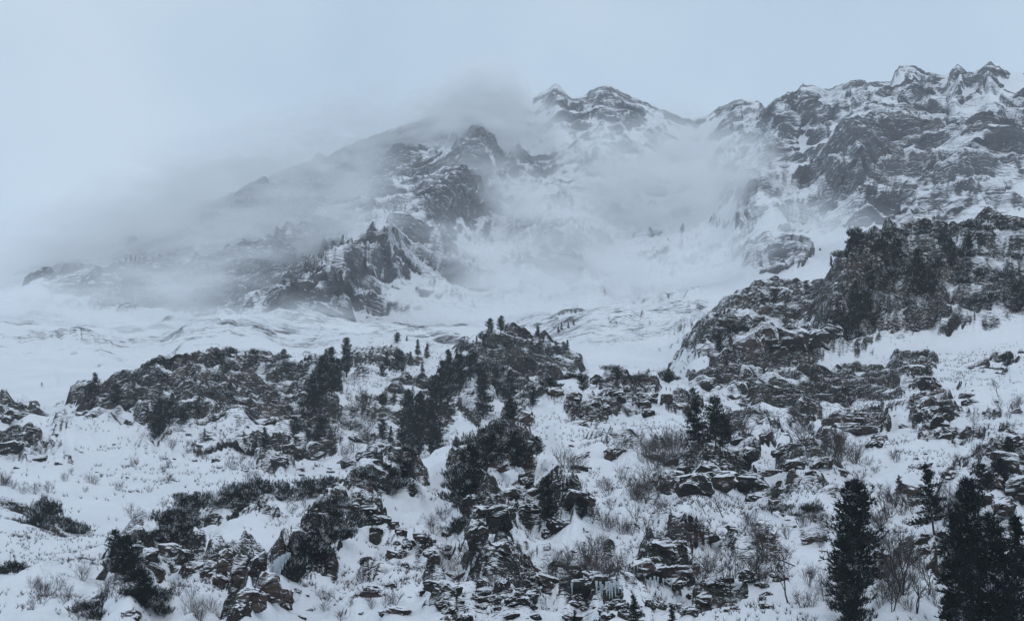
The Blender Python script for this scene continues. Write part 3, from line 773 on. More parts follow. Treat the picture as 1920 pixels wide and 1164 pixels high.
import bmesh
bm = bmesh.new(); bmesh.ops.create_icosphere(bm, subdivisions=3, radius=1.0)
ME_CLOUD = bpy.data.meshes.new('blowing_snow'); bm.to_mesh(ME_CLOUD); bm.free()
CLOUDS = [
 # px, py, D, rx px, ry px, depth m, optical density, tilt deg, label
 (908, 195, 1580, 92, 78, 60, 8.0, -10, 'plume of blowing snow wrapped round the hidden central summit'),
 (985, 235, 1630, 120, 60, 60, 1.5, 25, 'thin snow streamer right below the hidden summit'),
 (900, 255, 1540, 110, 55, 50, 2.0, 0, 'pale fog in front of the hidden summit face'),
 (820, 225, 1650, 110, 60, 60, 1.8, -25, 'grey cloud wisp on the left shoulder of the hidden summit'),
 (640, 255, 1620, 190, 55, 90, 1.3, -25, 'cloud bank spilling over the dark left ridge near the summit'),
 (460, 325, 1560, 190, 62, 90, 1.5, -25, 'cloud bank blurring the middle of the left ridge skyline'),
 (290, 400, 1500, 230, 90, 90, 1.7, -25, 'dense white cloud hiding the lower left ridge skyline'),
 (110, 495, 1400, 260, 90, 80, 4.0, -15, 'wide pale cloud at the far left edge of the range'),
 (600, 370, 1330, 200, 90, 60, 1.3, -30, 'grey veil over the dark ridge left of the long spur'),
 (430, 450, 1230, 240, 100, 60, 1.0, -25, 'smoky veil drifting over the dark left face'),
 (400, 520, 985, 230, 80, 45, 0.8, -22, 'grey fog lying against the dark left face beside the rock pyramid'),
 (640, 425, 1120, 150, 60, 45, 1.5, -20, 'pale veil behind the top of the rock pyramid'),
 (560, 610, 830, 190, 26, 40, 1.3, 5, 'low drift along the foot of the rock pyramid'),
 (1060, 440, 1200, 200, 80, 50, 1.3, 25, 'streaming veil across the ribs of the central face'),
 (250, 550, 1060, 240, 60, 50, 0.9, -8, 'pale drift at the foot of the dark left face'),
 (330, 500, 1300, 280, 110, 60, 0.9, -15, 'thin veil of blown snow in front of the dark left face'),
 (60, 605, 900, 240, 50, 60, 2.4, 5, 'low ground drift over the far left snow bench'),
 (290, 625, 830, 270, 34, 50, 1.5, 0, 'low spindrift skimming the snow bench left of the rock pyramid'),
 (1290, 300, 1600, 120, 62, 90, 2.4, 35, 'blown snow pouring down the bowl below the notch'),
 (1240, 375, 1400, 250, 110, 90, 2.6, 20, 'broad pale snow cloud filling the central bowl'),
 (1120, 540, 1100, 260, 70, 60, 1.7, 10, 'bright ground blizzard at the foot of the central bowl'),
 (1360, 520, 1020, 260, 70, 60, 1.3, 10, 'drifting snow between the bowl and the dark crag'),
 (1380, 330, 1150, 110, 110, 40, 1.3, 60, 'spindrift rising along the left edge of the right massif'),
 (960, 580, 980, 230, 48, 60, 1.8, 0, 'low white drift behind the pine covered hill'),
 (950, 370, 1400, 160, 80, 60, 0.9, 30, 'thin drift right of the long rocky spur'),
 (1500, 420, 1000, 200, 40, 40, 0.9, 8, 'drift along the foot of the right massif'),
 (880, 480, 1150, 160, 60, 50, 0.8, 20, 'faint snow veil right of the rock pyramid'),
 (930, 720, 470, 150, 60, 10, 0.35, 0, 'very thin veil in front of the pine covered hill'),
]
for i, (px, py, D, rx, ry, dm, tau, tilt, lab) in enumerate(CLOUDS):
    c = at(px, py, D)
    rxm, rym = rx * D / FPX, ry * D / FPX
    o = link('blowing_snow', ME_CLOUD, loc=c, kind='stuff', label=lab, category='snow cloud')
    o.scale = (rxm * 1.25, dm * 1.3, rym * 1.25)
    o.rotation_euler = (0, math.radians(tilt), 0)
    o['group'] = 'clouds of blowing snow around the peaks'
    u = rxm * 0.35
    mt = volume_mat('blowing_snow', 1.55 * tau / (1.25 * dm), (0.985, 0.992, 1.0), 'cloud', 1.0, (1 / (u * 1.9), 1 / u, 1 / (u * 0.6)), i * 3.7)
    o.data = ME_CLOUD.copy(); o.data.materials.append(mt)

# ------------------------------------------------------------------ labels
THINGS = []      # (object, noun phrase, px, py, size word)
LANDMARKS = [
 (945, 880, 'tall split crag'), (1335, 905, 'long overhanging brown ledge'), (1110, 1112, 'icicle hung cliff'), (1245, 1070, 'icy block cliff'),
 (1320, 800, 'lone spired pine'), (1603, 1010, 'thick columnar pine'), (1748, 930, 'airy whorled pine'), (1850, 1040, 'dark pine mass'),
 (1560, 470, 'left shoulder of the dome crag'), (1720, 500, 'middle of the dome crag'), (1870, 500, 'far end of the dome crag'), (1715, 620, 'broad cone pine'),
 (1470, 730, 'square brown cliff'), (1380, 660, 'brown cliff top'), (1165, 740, 'jumbled boulder hump'), (970, 770, 'brown block on the ridge'),
 (930, 660, 'top of the pine covered hill'), (870, 760, 'flank of the pine covered hill'), (390, 700, 'top of the ribbed knoll'), (300, 790, 'foot of the ribbed knoll'),
 (610, 710, 'leaning pine row'), (515, 1080, 'frozen waterfall'), (400, 1050, 'snow capped slabs'), (560, 925, 'dwarf pine bench'), (230, 1050, 'bushy corner crag'),
 (100, 940, 'wind bent shrub clump'), (30, 830, 'low grey rocks at the edge'), (780, 800, 'twin dark pines'), (1050, 940, 'small crag with a pine'),
 (690, 970, 'undercut rock shelf'), (850, 1080, 'bare leaning tree'), (1180, 950, 'forked bare tree'), (1540, 850, 'grove of bare trees'), (1400, 1030, 'bare tree on the slope'),
 (1350, 1110, 'branching bare tree'), (1700, 1080, 'snow dusted thicket'), (1760, 790, 'mossy rock column'), (1880, 760, 'smooth upper snowfield'), (1890, 900, 'edge cliff'),
 (1610, 810, 'brown slabs'), (640, 540, 'rock pyramid'), (300, 900, 'broad snow gully'), (150, 1080, 'lower snow gully'), (640, 1050, 'snow apron'), (740, 680, 'hazy pine group'),
 (1180, 600, 'low hazy hill'), (1230, 850, 'shrubby hollow'), (1100, 880, 'smooth snow patch'), (960, 1120, 'rubble slope'), (1500, 950, 'dark heath clump'), (150, 720, 'gully mouth'),
]
ORD = ['leftmost', 'second', 'third', 'fourth', 'fifth', 'sixth', 'seventh', 'eighth', 'ninth', 'tenth', 'eleventh', 'twelfth', 'thirteenth', 'fourteenth', 'fifteenth',
       'sixteenth', 'seventeenth', 'eighteenth', 'nineteenth', 'twentieth']


def relation(px, py, lm):
    dx, dy = px - lm[0], py - lm[1]
    if abs(dx) < 45 and abs(dy) < 32: return 'right beside'
    if abs(dy) * 1.3 > abs(dx): return 'above' if dy < 0 else 'below'
    return 'left of' if dx < 0 else 'right of'


def reg(o, phrase, px, py, cat, group):
    o['category'] = cat; o['group'] = group
    THINGS.append([o, phrase, px, py])


def finish_labels():
    cl = {}
    for t in THINGS:
        lm = min(LANDMARKS, key=lambda l: (l[0] - t[2]) ** 2 + 2.2 * (l[1] - t[3]) ** 2)
        cl.setdefault((t[1], relation(t[2], t[3], lm), lm[2]), []).append(t)
    for (ph, rel, lm), mem in cl.items():
        if len(mem) == 1:
            mem[0][0]['label'] = f'{ph} {rel} the {lm}'; continue
        rows = [mem]
        names = ['']
        if len(mem) > 4:
            mem.sort(key=lambda t: t[3]); h = len(mem) // 2
            rows = [mem[:h], mem[h:]]; names = ['upper row', 'lower row']
        for rn, row in zip(names, rows):
            row.sort(key=lambda t: t[2])
            for i, t in enumerate(row):
                o_ = ORD[min(i, 19)]
                if i == len(row) - 1: o_ = 'rightmost'
                t[0]['label'] = f'{o_} {ph} {rel} the {lm}' + (f', {rn}' if rn else '')
                if len(t[0]['label'].split()) > 16: t[0]['label'] = t[0]['label'].replace('right beside the', 'beside the').replace(' of the twin group', '').replace(' of the leaning row', '')


def copy_tree(o, loc, rz=0.0, sc_=1.0, sz=None, tilt=0.0):
    r = o.copy(); COL.objects.link(r)
    for k in list(r.keys()): del r[k]
    for ch in CHILD.get(o.name, []):
        c = ch.copy(); COL.objects.link(c); c.parent = r
    r.location = loc; r.rotation_euler = (tilt * math.cos(rz * 3), tilt * math.sin(rz * 3), rz)
    r.scale = (sc_, sc_, sz if sz else sc_)
    return r


CHILD = {}

# ------------------------------------------------------------------ plant builders (numpy meshes)


def unit(v): return v / (np.linalg.norm(v, axis=-1, keepdims=True) + 1e-9)


def blades(centers, dirs, size, width, k, rng, spread=0.75):
    n = len(centers)
    c = np.repeat(centers, k, 0); d = np.repeat(dirs, k, 0)
    r = unit(rng.normal(size=(n * k, 3)))
    dd = unit(d + spread * r)
    side = unit(np.cross(dd, rng.normal(size=(n * k, 3))))
    s = (size * (0.6 + 0.8 * rng.random((n * k, 1))))
    a = c - side * width * 0.5 - dd * s * .25; b = c + side * width * 0.5 - dd * s * .25; t = c + dd * s
    v = np.stack([a, b, t], 1).reshape(-1, 3)
    f = np.arange(len(v)).reshape(-1, 3)
    return v, f


def tube(pts, r0, r1, sides=4):
    pts = np.asarray(pts, float); n = len(pts)
    t = unit(np.gradient(pts, axis=0))
    ref = np.array([0.3, 0.9, 0.1]); u = unit(np.cross(t, ref)); w = np.cross(t, u)
    rr = np.linspace(r0, r1, n)[:, None]
    ang = np.linspace(0, 2 * np.pi, sides, endpoint=False)
    v = np.concatenate([[pts[i] + rr[i] * (math.cos(a) * u[i] + math.sin(a) * w[i]) for a in ang] for i in range(n)])
    f = []
    for i in range(n - 1):
        for j in range(sides):
            a, b = i * sides + j, i * sides + (j + 1) % sides
            f.append((a, b, b + sides)); f.append((a, b + sides, a + sides))
    return v, np.array(f)


def join(parts):
    vs, fs, o = [], [], 0
    for v, f in parts:
        vs.append(v); fs.append(np.asarray(f) + o); o += len(v)
    return np.concatenate(vs), np.concatenate(fs)


def make_conifer(name, H, R, shape, seed, bare=0.12, whorl=False, dens=1.0):
    rng = np.random.default_rng(seed)
    lean = rng.normal(size=2) * 0.02 * H
    zt = np.linspace(-0.6, H, 9)
    trunk = np.stack([lean[0] * (zt / H) ** 2 + 0.04 * np.sin(zt), lean[1] * (zt / H) ** 2, zt], 1)
    tr = [tube(trunk, 0.028 * H * 0.6, 0.02, 7)]
    nb = int((46 if whorl else 95) * dens)
    C, Dv = [], []
    ntop = 2 if rng.random() < .4 and not whorl else 1
    for i in range(nb):
        t = (i + rng.random()) / nb
        if whorl: t = (np.floor(t * 15) + 0.25 * rng.random()) / 15
        z = H * (bare + (0.985 - bare) * t)
        if shape == 'column': r = R * (1 - t ** 2.6) ** 0.7 * (0.45 + 0.75 * rng.random()) * (0.6 + 0.4 * min(1, t * 5))
        elif shape == 'cone': r = R * (1 - t) ** 0.85 * (0.7 + 0.45 * rng.random())
        else: r = R * math.sin(math.pi * min(1, 0.18 + 0.8 * t)) ** 0.7 * (0.5 + 0.7 * rng.random())
        r = max(r, 0.10 * R)
        az = rng.random() * 2 * np.pi
        n = max(3, int(r / (0.030 * H)) + 2)
        s = np.linspace(0.15, 1, n)
        rise = (0.55 if shape == 'column' else 0.15 if shape == 'cone' else 0.35) * r
        droop = 0.16 * r if shape == 'cone' else 0
        bx = lean[0] * (z / H) ** 2
        pts = np.stack([bx + np.cos(az) * r * s, lean[1] * (z / H) ** 2 + np.sin(az) * r * s, z + rise * s ** 1.6 - droop * s], 1)
        tr.append(tube(np.concatenate([[[bx, 0, z]], pts[[n // 2, n - 1]]]), 0.005 * H * (1 - .6 * t), 0.01, 3))
        side = np.array([-np.sin(az), np.cos(az), 0])
        for q, wq in ((0, 1), (1, .75), (-1, .75)):
            pp = pts + q * side * (0.33 * r * (1 - s[:, None] * 0.5)) * s[:, None] + rng.normal(size=pts.shape) * 0.02 * H * np.array([1, 1, .5])
            C.append(pp); d = np.gradient(pts, axis=0); Dv.append(unit(d) * .8 + np.array([0, 0, .5]) + q * side * .5)
    C = np.concatenate(C); Dv = unit(np.concatenate(Dv))
    v, f = blades(C, Dv, 0.036 * H, 0.012 * H, 6 if not whorl else 7, rng, 0.7)
    top = np.array([[lean[0], lean[1], H]]).repeat(6, 0) - np.array([0, 0, 1]) * np.linspace(0, .07 * H, 6)[:, None]
    v2, f2 = blades(top, np.array([[0, 0, 1.]]).repeat(6, 0), 0.03 * H, 0.01 * H, 7, rng, .7)
    v, f = join([(v, f), (v2, f2)])
    tv, tf = join(tr)
    return mesh_np(name + '_trunk', tv, tf, M_bark), mesh_np(name + '_crown', v, f, M_needle, False)


def make_dwarf(name, R, H, seed, mat=None, cover=1.0):
    """spreading clump of dwarf pine: arching stems with upturned tufts"""
    rng = np.random.default_rng(seed)
    C, Dv, tr = [], [], []
    for i in range(int(26 * cover)):
        az = rng.random() * 2 * np.pi; r = R * math.sqrt(rng.random()) ; h = H * (0.55 + 0.5 * rng.random()) * (1 - 0.55 * (r / R) ** 2)
        s = np.linspace(0, 1, 6)
        pts = np.stack([np.cos(az) * r * s ** .8, np.sin(az) * r * s ** .8, h * s ** 1.4], 1)
        tr.append(tube(pts[[0, 2, 5]] - np.array([0, 0, .2]), 0.03 * H, 0.012 * H, 3))
        for k in range(5):
            p = pts[2:] + rng.normal(size=(4, 3)) * np.array([.16 * R, .16 * R, .08 * H])
            C.append(p); Dv.append(np.tile([np.cos(az) * .5, np.sin(az) * .5, 1.0], (4, 1)))
    C = np.concatenate(C); Dv = unit(np.concatenate(Dv))
    v, f = blades(C, Dv, 0.30 * H, 0.07 * H, 5, rng, .6)
    tv, tf = join(tr)
    return mesh_np(name + '_stems', tv, tf, M_bark), mesh_np(name + '_foliage', v, f, mat or M_needle_s, False)


def make_bare(name, H, seed, stems, spread, thick, depth=3, mat=None, trunk=0.0):
    rng = np.random.default_rng(seed)
    parts = []

    def grow(p, d, L, r, lev):
        n = 4
        pts = [p]; dd = d.copy()
        for i in range(n - 1):
            dd = unit(dd + rng.normal(size=3) * 0.16 + np.array([0, 0, 0.07]))
            pts.append(pts[-1] + dd * L / (n - 1))
        parts.append(tube(pts, r, r * 0.55 if lev else r * .3, 3 if lev < depth else 5))
        if lev == 0: return
        k = 3 + int(rng.random() * 2.5)
        for i in range(k):
            t = 0.3 + 0.7 * (i + rng.random() * .8) / k
            q = pts[0] + 0; u = min(t, .999) * (n - 1); a = int(u); q = pts[a] + (pts[a + 1] - pts[a]) * (u - a)
            nd = unit(dd + rng.normal(size=3) * 0.55 + np.array([0, 0, .1]))
            grow(q, nd, L * (0.42 + 0.25 * rng.random()), max(r * 0.58, 0.0085), lev - 1)
    for i in range(stems):
        az = rng.random() * 2 * np.pi; sp = spread * math.sqrt(rng.random())
        d = unit(np.array([math.cos(az) * sp, math.sin(az) * sp, 1.0]))
        b = np.array([math.cos(az), math.sin(az), 0]) * 0.10 * H * rng.random() * (1 if stems > 3 else .3) + np.array([0, 0, -0.15])
        grow(b, d, H * (0.5 + 0.25 * rng.random()), thick * (0.7 + .5 * rng.random()), depth)
    v, f = join(parts)
    return mesh_np(name, v, f, mat or M_twig)


# prototypes (linked once, moved to their first spot)
def proto_tree(me):
    return me


CON = {}
for key, args in {
    'col0': (12, 1.75, 'column', 11), 'col1': (12, 2.1, 'column', 12), 'col2': (12, 1.5, 'column', 13), 'col3': (12, 2.5, 'round', 14),
    'cone0': (12, 2.9, 'cone', 15), 'cone1': (12, 2.2, 'cone', 16), 'cone2': (12, 4.2, 'cone', 17), 'round0': (12, 3.3, 'round', 18), 'round1': (12, 4.4, 'round', 19)}.items():
    CON[key] = make_conifer(key, *args, dens=1.0)
CON['whorl'] = make_conifer('whorl', 12, 3.0, 'cone', 21, bare=.2, whorl=True, dens=1.3)
CON['sap'] = make_conifer('sap', 12, 2.6, 'cone', 22, bare=.4, whorl=True, dens=.8)
CON['thick'] = make_conifer('thick', 12, 2.0, 'column', 23, bare=.02, dens=1.35)


def conifer(px, py, hpx, kind, phrase, lay=None, wide=1.0, lean=0.0):
    p, D = locate(px, py, lay)
    H = hpx * D / FPX / 0.97
    r = link('pine_tree', None, loc=p - Vector((0, 0, 0.1)))
    a, b = CON[kind]
    link('trunk', a, r); link('crown', b, r)
    s = H / 12
    r.scale = (s * wide, s * wide, s)
    r.rotation_euler = (0, math.radians(lean), random.uniform(-.5, .5) if lean else random.uniform(0, 6.28))
    reg(r, phrase, px, py - hpx / 2, 'pine tree', 'dark pines scattered over the slopes')
    return r


TREES = [
 # near
 (1603, 1215, 170, 'round0', 'shaggy dark pine', 'near', .8), (1606, 1110, 202, 'thick', 'tall thick columnar dark pine', 'near', 1.35), (1590, 1180, 170, 'col1', 'dark bushy pine under the column', 'near', 1.2),
 (1752, 1006, 138, 'whorl', 'airy pine with layered whorled branches', 'near', 1.0), (1692, 952, 60, 'sap', 'slim young pine with bare lower trunk', 'near', 1.0),
 (1850, 1215, 305, 'col1', 'tallest dark green pine of the corner group', 'near', .8), (1812, 1215, 235, 'cone0', 'narrow dark pine of the corner group', 'near', 1.0),
 (1893, 1225, 250, 'cone0', 'broad dark pine of the corner group', 'near', 1.1), (1925, 1215, 230, 'cone1', 'round topped dark pine of the corner group', 'near', .9), (1790, 1215, 160, 'cone1', 'low dark pine of the corner group', 'near', .9), (1870, 1240, 210, 'round1', 'squat dark pine of the corner group', 'near', 1.0), (1830, 1240, 190, 'cone2', 'wide skirted dark pine of the corner group', 'near', .8),
 (1190, 1185, 66, 'cone0', 'small dark pine cut by the frame edge', 'near', 1.0), (1262, 1185, 50, 'cone1', 'small dark pine cut by the frame edge', 'near', 1.1),
 (1308, 850, 120, 'cone0', 'dark pine with a pointed spire', 'near', 1.0), (1338, 850, 92, 'round0', 'bushy dark pine leaning on its neighbour', 'near', .9), (1352, 845, 70, 'round1', 'low bushy dark pine', 'near', .9),
 (1028, 990, 92, 'col3', 'dark ragged pine on a rock', 'near', 1.0), (1066, 968, 62, 'round0', 'small bushy pine on a rock', 'near', .9), (1090, 975, 44, 'round1', 'low shrubby pine on a rock', 'near', .9),
 (885, 935, 105, 'round0', 'dark pine clinging to the crag', 'near', .8), (870, 985, 90, 'col2', 'dark pine clinging to the crag', 'near', 1.0), (925, 880, 66, 'round1', 'spreading dark pine on the crag top', 'near', .9), (965, 880, 60, 'round1', 'spreading dark pine on the crag top', 'near', .9), (1005, 865, 40, 'round1', 'low spreading pine on the crag top', 'near', 1.0),
 (1075, 1175, 30, 'cone1', 'tiny dark pine', 'near', 1.0), (230, 1095, 90, 'round1', 'dense bushy dark pine', 'near', .8), (212, 1065, 70, 'round0', 'dense bushy dark pine', 'near', .9), (262, 1140, 70, 'round1', 'low dense bushy pine', 'near', .9),
 (955, 800, 44, 'round1', 'dark pine on a brown block', 'near', .9), (1000, 765, 40, 'round0', 'dark bushy pine on the ridge', 'near', 1.0), (1035, 740, 34, 'round1', 'dark bushy pine on the ridge', 'near', 1.0), (1095, 735, 34, 'round1', 'dark bushy pine on the ridge', 'near', 1.0), (1155, 715, 26, 'round0', 'dark bushy pine on the ridge', 'near', 1.0), (1255, 720, 30, 'round1', 'dark bushy pine on the ridge', 'near', 1.0),
 (1850, 935, 66, 'round1', 'dark green pine on the cliff edge', 'near', .9), (1900, 880, 50, 'round0', 'dark pine on the cliff top', 'near', .9), (1880, 920, 60, 'round1', 'dark pine on the cliff face', 'near', .9),
 (730, 905, 34, 'round1', 'dark bushy pine', 'near', 1.2), (760, 900, 34, 'round0', 'dark bushy pine', 'near', 1.2),
 # mid right
 (1715, 668, 98, 'cone2', 'broad cone shaped dark pine', 'mid', .95), (1738, 672, 60, 'round1', 'low skirted dark pine', 'mid', .9), (1600, 735, 92, 'cone2', 'broad dark pine under the cliff', 'mid', .75), (1580, 700, 56, 'round1', 'bushy dark pine under the cliff', 'mid', .9), (1625, 740, 60, 'round0', 'bushy dark pine under the cliff', 'mid', 1.),
 (1556, 502, 24, 'cone1', 'tiny upright pine on the skyline', 'mid', 1.0), (1375, 650, 34, 'round1', 'dark pine on the cliff top', 'mid', 1.2), (1350, 662, 34, 'round0', 'dark pine on the cliff top', 'mid', 1.1), (1400, 655, 26, 'round1', 'dark pine on the cliff top', 'mid', 1.2), (1455, 770, 56, 'round0', 'dark pine against the brown cliff', 'mid', .9),
 (1605, 600, 70, 'col3', 'dark pine standing in a cleft', 'mid', 1.0), (1625, 570, 60, 'col0', 'dark pine standing in a cleft', 'mid', 1.2), (1690, 520, 56, 'round0', 'dark pine on the crag face', 'mid', 1.1), (1660, 500, 40, 'round1', 'dark pine on the crag face', 'mid', 1.0), (1780, 520, 60, 'col3', 'dark pine on the crag face', 'mid', 1.0), (1760, 480, 44, 'round0', 'dark pine on the crag face', 'mid', 1.0),
 (1820, 500, 46, 'col3', 'dark pine on the crag face', 'mid', 1.0), (1740, 560, 44, 'round0', 'dark pine on the crag face', 'mid', 1.0), (1840, 470, 30, 'round1', 'dark pine on the crag face', 'mid', 1.0), (1910, 600, 60, 'round1', 'dark pine at the frame edge', 'mid', 1.0), (1885, 690, 26, 'round1', 'round dark bush pine in snow', 'near', 1.2),
 # leaning row and knoll
 (588, 778, 80, 'col3', 'dark pine of the leaning row', 'mid', 1.1), (600, 750, 86, 'col0', 'tall dark pine of the leaning row', 'mid', 1.3), (618, 745, 96, 'cone1', 'tall dark pine of the leaning row', 'mid', 1.1), (632, 735, 66, 'col1', 'dark pine of the leaning row', 'mid', 1.1), (650, 715, 74, 'col2', 'slim dark pine of the leaning row', 'mid', 1.2), (576, 790, 50, 'round0', 'bushy dark pine of the leaning row', 'mid', 1.0), (612, 700, 46, 'cone1', 'dark pine of the leaning row', 'mid', 1.1), (645, 700, 50, 'cone1', 'dark pine of the leaning row', 'mid', 1.0),
 (175, 748, 50, 'cone0', 'dark ragged pine on the knoll end', 'mid', 1.2), (165, 758, 40, 'round0', 'dark bushy pine on the knoll end', 'mid', 1.0), (212, 772, 48, 'round0', 'dark bushy pine on the knoll end', 'mid', .9), (300, 815, 66, 'round0', 'dark bushy pine at the knoll foot', 'mid', 1.0), (318, 800, 50, 'col3', 'dark bushy pine at the knoll foot', 'mid', 1.2), (290, 825, 40, 'round1', 'low dark pine at the knoll foot', 'mid', 1.), (340, 810, 34, 'round1', 'low dark pine at the knoll foot', 'mid', 1.0), (500, 878, 50, 'cone0', 'dark pine beside a grey boulder', 'mid', 1.0),
 (715, 840, 40, 'round0', 'hazy dark pine', 'mid', 1.0), (730, 845, 34, 'cone1', 'hazy slim pine', 'mid', 1.0), (715, 770, 24, 'round1', 'hazy low pine', 'mid', 1.), (600, 840, 50, 'round0', 'grey green pine by a rock face', 'mid', 1.1), (555, 820, 40, 'round0', 'grey green pine by a rock face', 'mid', 1.1),
 # twin pines
 (768, 852, 122, 'col1', 'tall dark pine of the twin group', 'mid', .95), (785, 862, 128, 'col0', 'tall dark pine of the twin group', 'mid', .95), (806, 858, 92, 'col2', 'dark pine of the twin group', 'mid', 1.1), (755, 862, 80, 'cone0', 'dark pine of the twin group', 'mid', 1.0), (815, 866, 70, 'round0', 'bushy dark pine of the twin group', 'mid', 1.),
 # pine hill
 (826, 760, 84, 'cone1', 'dark pine on the hill flank', 'mid', 1.2), (815, 785, 80, 'col3', 'dark pine on the hill flank', 'mid', 1.1), (842, 745, 76, 'cone0', 'dark pine on the hill flank', 'mid', 1.), (838, 790, 76, 'cone1', 'slim dark pine at the hill foot', 'mid', .8), (860, 740, 70, 'col3', 'dark pine on the hill flank', 'mid', 1.1), (906, 786, 96, 'cone0', 'tall hazy pine at the hill foot', 'mid', .9), (880, 720, 60, 'col3', 'dark pine on the hill flank', 'mid', 1.2), (900, 740, 56, 'round0', 'dark pine on the hill flank', 'mid', 1.1), (955, 750, 60, 'cone2', 'dark pine on the hill flank', 'mid', .9), (930, 745, 56, 'cone0', 'dark pine on the hill flank', 'mid', 1.2), (800, 800, 50, 'round0', 'dark pine at the hill foot', 'mid', 1.1),
 (936, 634, 34, 'col1', 'tall skyline pine on the hill top', 'mid', 1.4), (916, 640, 32, 'col3', 'skyline pine on the hill top', 'mid', 1.3), (892, 652, 18, 'cone1', 'small skyline pine', 'mid', 1.1), (903, 648, 16, 'cone0', 'small skyline pine', 'mid', 1.1), (868, 660, 24, 'cone0', 'small skyline pine', 'mid', 1.2), (1006, 648, 26, 'cone1', 'slim skyline pine', 'mid', 1.2), (855, 676, 20, 'cone1', 'small skyline pine', 'mid', 1.1), (1062, 668, 24, 'cone1', 'small skyline pine', 'mid', 1.2), (1000, 670, 24, 'cone0', 'small dark pine', 'mid', 1.2), (838, 700, 26, 'cone1', 'small skyline pine', 'mid', 1.2), (970, 650, 16, 'round0', 'small skyline pine', 'mid', 1.2),
 # hazy group
 (743, 700, 46, 'col3', 'hazy grey green pine', 'mid', 1.2), (755, 708, 44, 'col1', 'hazy grey green pine', 'mid', 1.2), (742, 645, 22, 'round0', 'hazy grey green pine', 'mid', 1.2), (770, 690, 30, 'cone1', 'hazy slim pine', 'mid', 1.1), (783, 672, 34, 'cone1', 'hazy slim pine', 'mid', 1.), (799, 680, 30, 'cone0', 'hazy slim pine', 'mid', 1.), (726, 690, 30, 'cone0', 'hazy slim pine', 'mid', 1.1), (718, 706, 26, 'cone0', 'hazy cone pine', 'mid', 1.1), (762, 640, 12, 'cone1', 'hazy tiny pine', 'mid', 1.1), (792, 730, 20, 'cone0', 'hazy cone pine', 'mid', 1.1),
 (1050, 622, 16, 'cone1', 'tiny hazy pine on the far hill', 'far', 1.2), (1063, 616, 14, 'cone1', 'tiny hazy pine on the far hill', 'far', 1.1), (1073, 611, 14, 'cone1', 'tiny hazy pine on the far hill', 'far', 1.1), (1045, 628, 14, 'cone0', 'tiny hazy pine on the far hill', 'far', 1.1),
]
for t in TREES:
    conifer(t[0], t[1], t[2] * 1.04, t[3], t[4], t[5], t[6], random.uniform(-3, 3))

# ------------------------------------------------------------------ rocks
bmr = []


def rock_mesh(name, seed, flat=1.0, n=26, mat=None):
    rng = np.random.default_rng(seed)
    p = rng.normal(size=(n, 3)); p = np.sign(p) * np.abs(unit(p)) ** 0.62
    p *= np.array([1, 0.8, 0.62 * flat]) * (0.85 + 0.3 * rng.random((n, 1)))
    p /= np.abs(p).max(0)
    bm = bmesh.new()
    for q in p: bm.verts.new(q)
    bmesh.ops.convex_hull(bm, input=bm.verts)
    for v in [v for v in bm.verts if not v.link_faces]: bm.verts.remove(v)
    bmesh.ops.triangulate(bm, faces=bm.faces)
    for _ in range(2):
        bmesh.ops.subdivide_edges(bm, edges=[e for e in bm.edges if e.calc_length() > .22], cuts=1, use_grid_fill=True)
    bmesh.ops.triangulate(bm, faces=bm.faces)
    bm.verts.index_update()
    co = np.array([v.co[:] for v in bm.verts], np.float32)
    f1 = fbm(co[:, 0] * 1.6 + seed, co[:, 1] * 1.6, co[:, 2] * 2.4, 3, .6)
    f2 = cellrand(co[:, 0] * 2.2 + seed + f1, co[:, 1] * 2.2, co[:, 2] * 3.4 + f1)
    k = 1 + .26 * f1 + .14 * (f2 - .5)
    for v, kk, c in zip(bm.verts, k, co):
        q = c[2] * 3.2 + .6 * float(f1[v.index]) if v.index >= 0 else c[2]
        v.co = Vector((c[0] * kk, c[1] * kk, c[2] * (1 + .5 * (kk - 1))))
    me = bpy.data.meshes.new(name); bm.to_mesh(me); bm.free()
    me.materials.append(mat or M_block)
    return me


ROCKS = [rock_mesh('boulder', 100 + i, (1, .8, 1.2)[i % 3]) for i in range(14)]
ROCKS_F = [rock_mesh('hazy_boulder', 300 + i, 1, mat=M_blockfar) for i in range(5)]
ROCKS_B = [rock_mesh('brown_boulder', 200 + i, 1, mat=M_brown) for i in range(10)]


def put_rock(o, px, py, w, h, lay, parent_loc=None, sink=.25, depth=.8, tilt=0.25):
    """w, h in photo px; py = centre of the block"""
    p, D = locate(px, py + h * 0.35, lay)
    k = D / FPX
    c = Vector(p) + Vector((0, w * k * depth * .15, h * k * (.35 - sink * .5)))
    o.location = c - (parent_loc or Vector((0, 0, 0)))
    o.scale = (w * k / 2, w * k / 2 * depth, h * k / 2)
    o.rotation_euler = (random.uniform(-tilt, tilt) * .5, random.uniform(-tilt, tilt), random.uniform(-.5, .5) + random.choice((0, math.pi)))
    return D


def outcrop(name, label, cat, blocks, lay, brown=False, px=None, py=None):
    px = px or sum(b[0] for b in blocks) / len(blocks); py = py or max(b[1] for b in blocks)
    p, D = locate(px, py, lay)
    r = link(name, None, loc=p)
    r['label'] = label; r['category'] = cat
    for b in blocks:
        lib = ROCKS_B if (brown if len(b) < 5 else b[4]) else ROCKS
        if lay == 'far': lib = ROCKS_F
        o = link('rock_block', random.choice(lib), r)
        put_rock(o, b[0], b[1], b[2], b[3], lay, p, sink=.1, tilt=(b[5] if len(b) > 5 else .16))
    return r


def heap(cx, cy, w, h, n, size, seed):
    rr = random.Random(seed)
    out = []
    for i in range(n):
        s = size * rr.uniform(.5, 1.3)
        out.append((cx + rr.uniform(-.5, .5) * w, cy + rr.uniform(-.5, .5) * h, s, s * rr.uniform(.45, .85)))
    return out


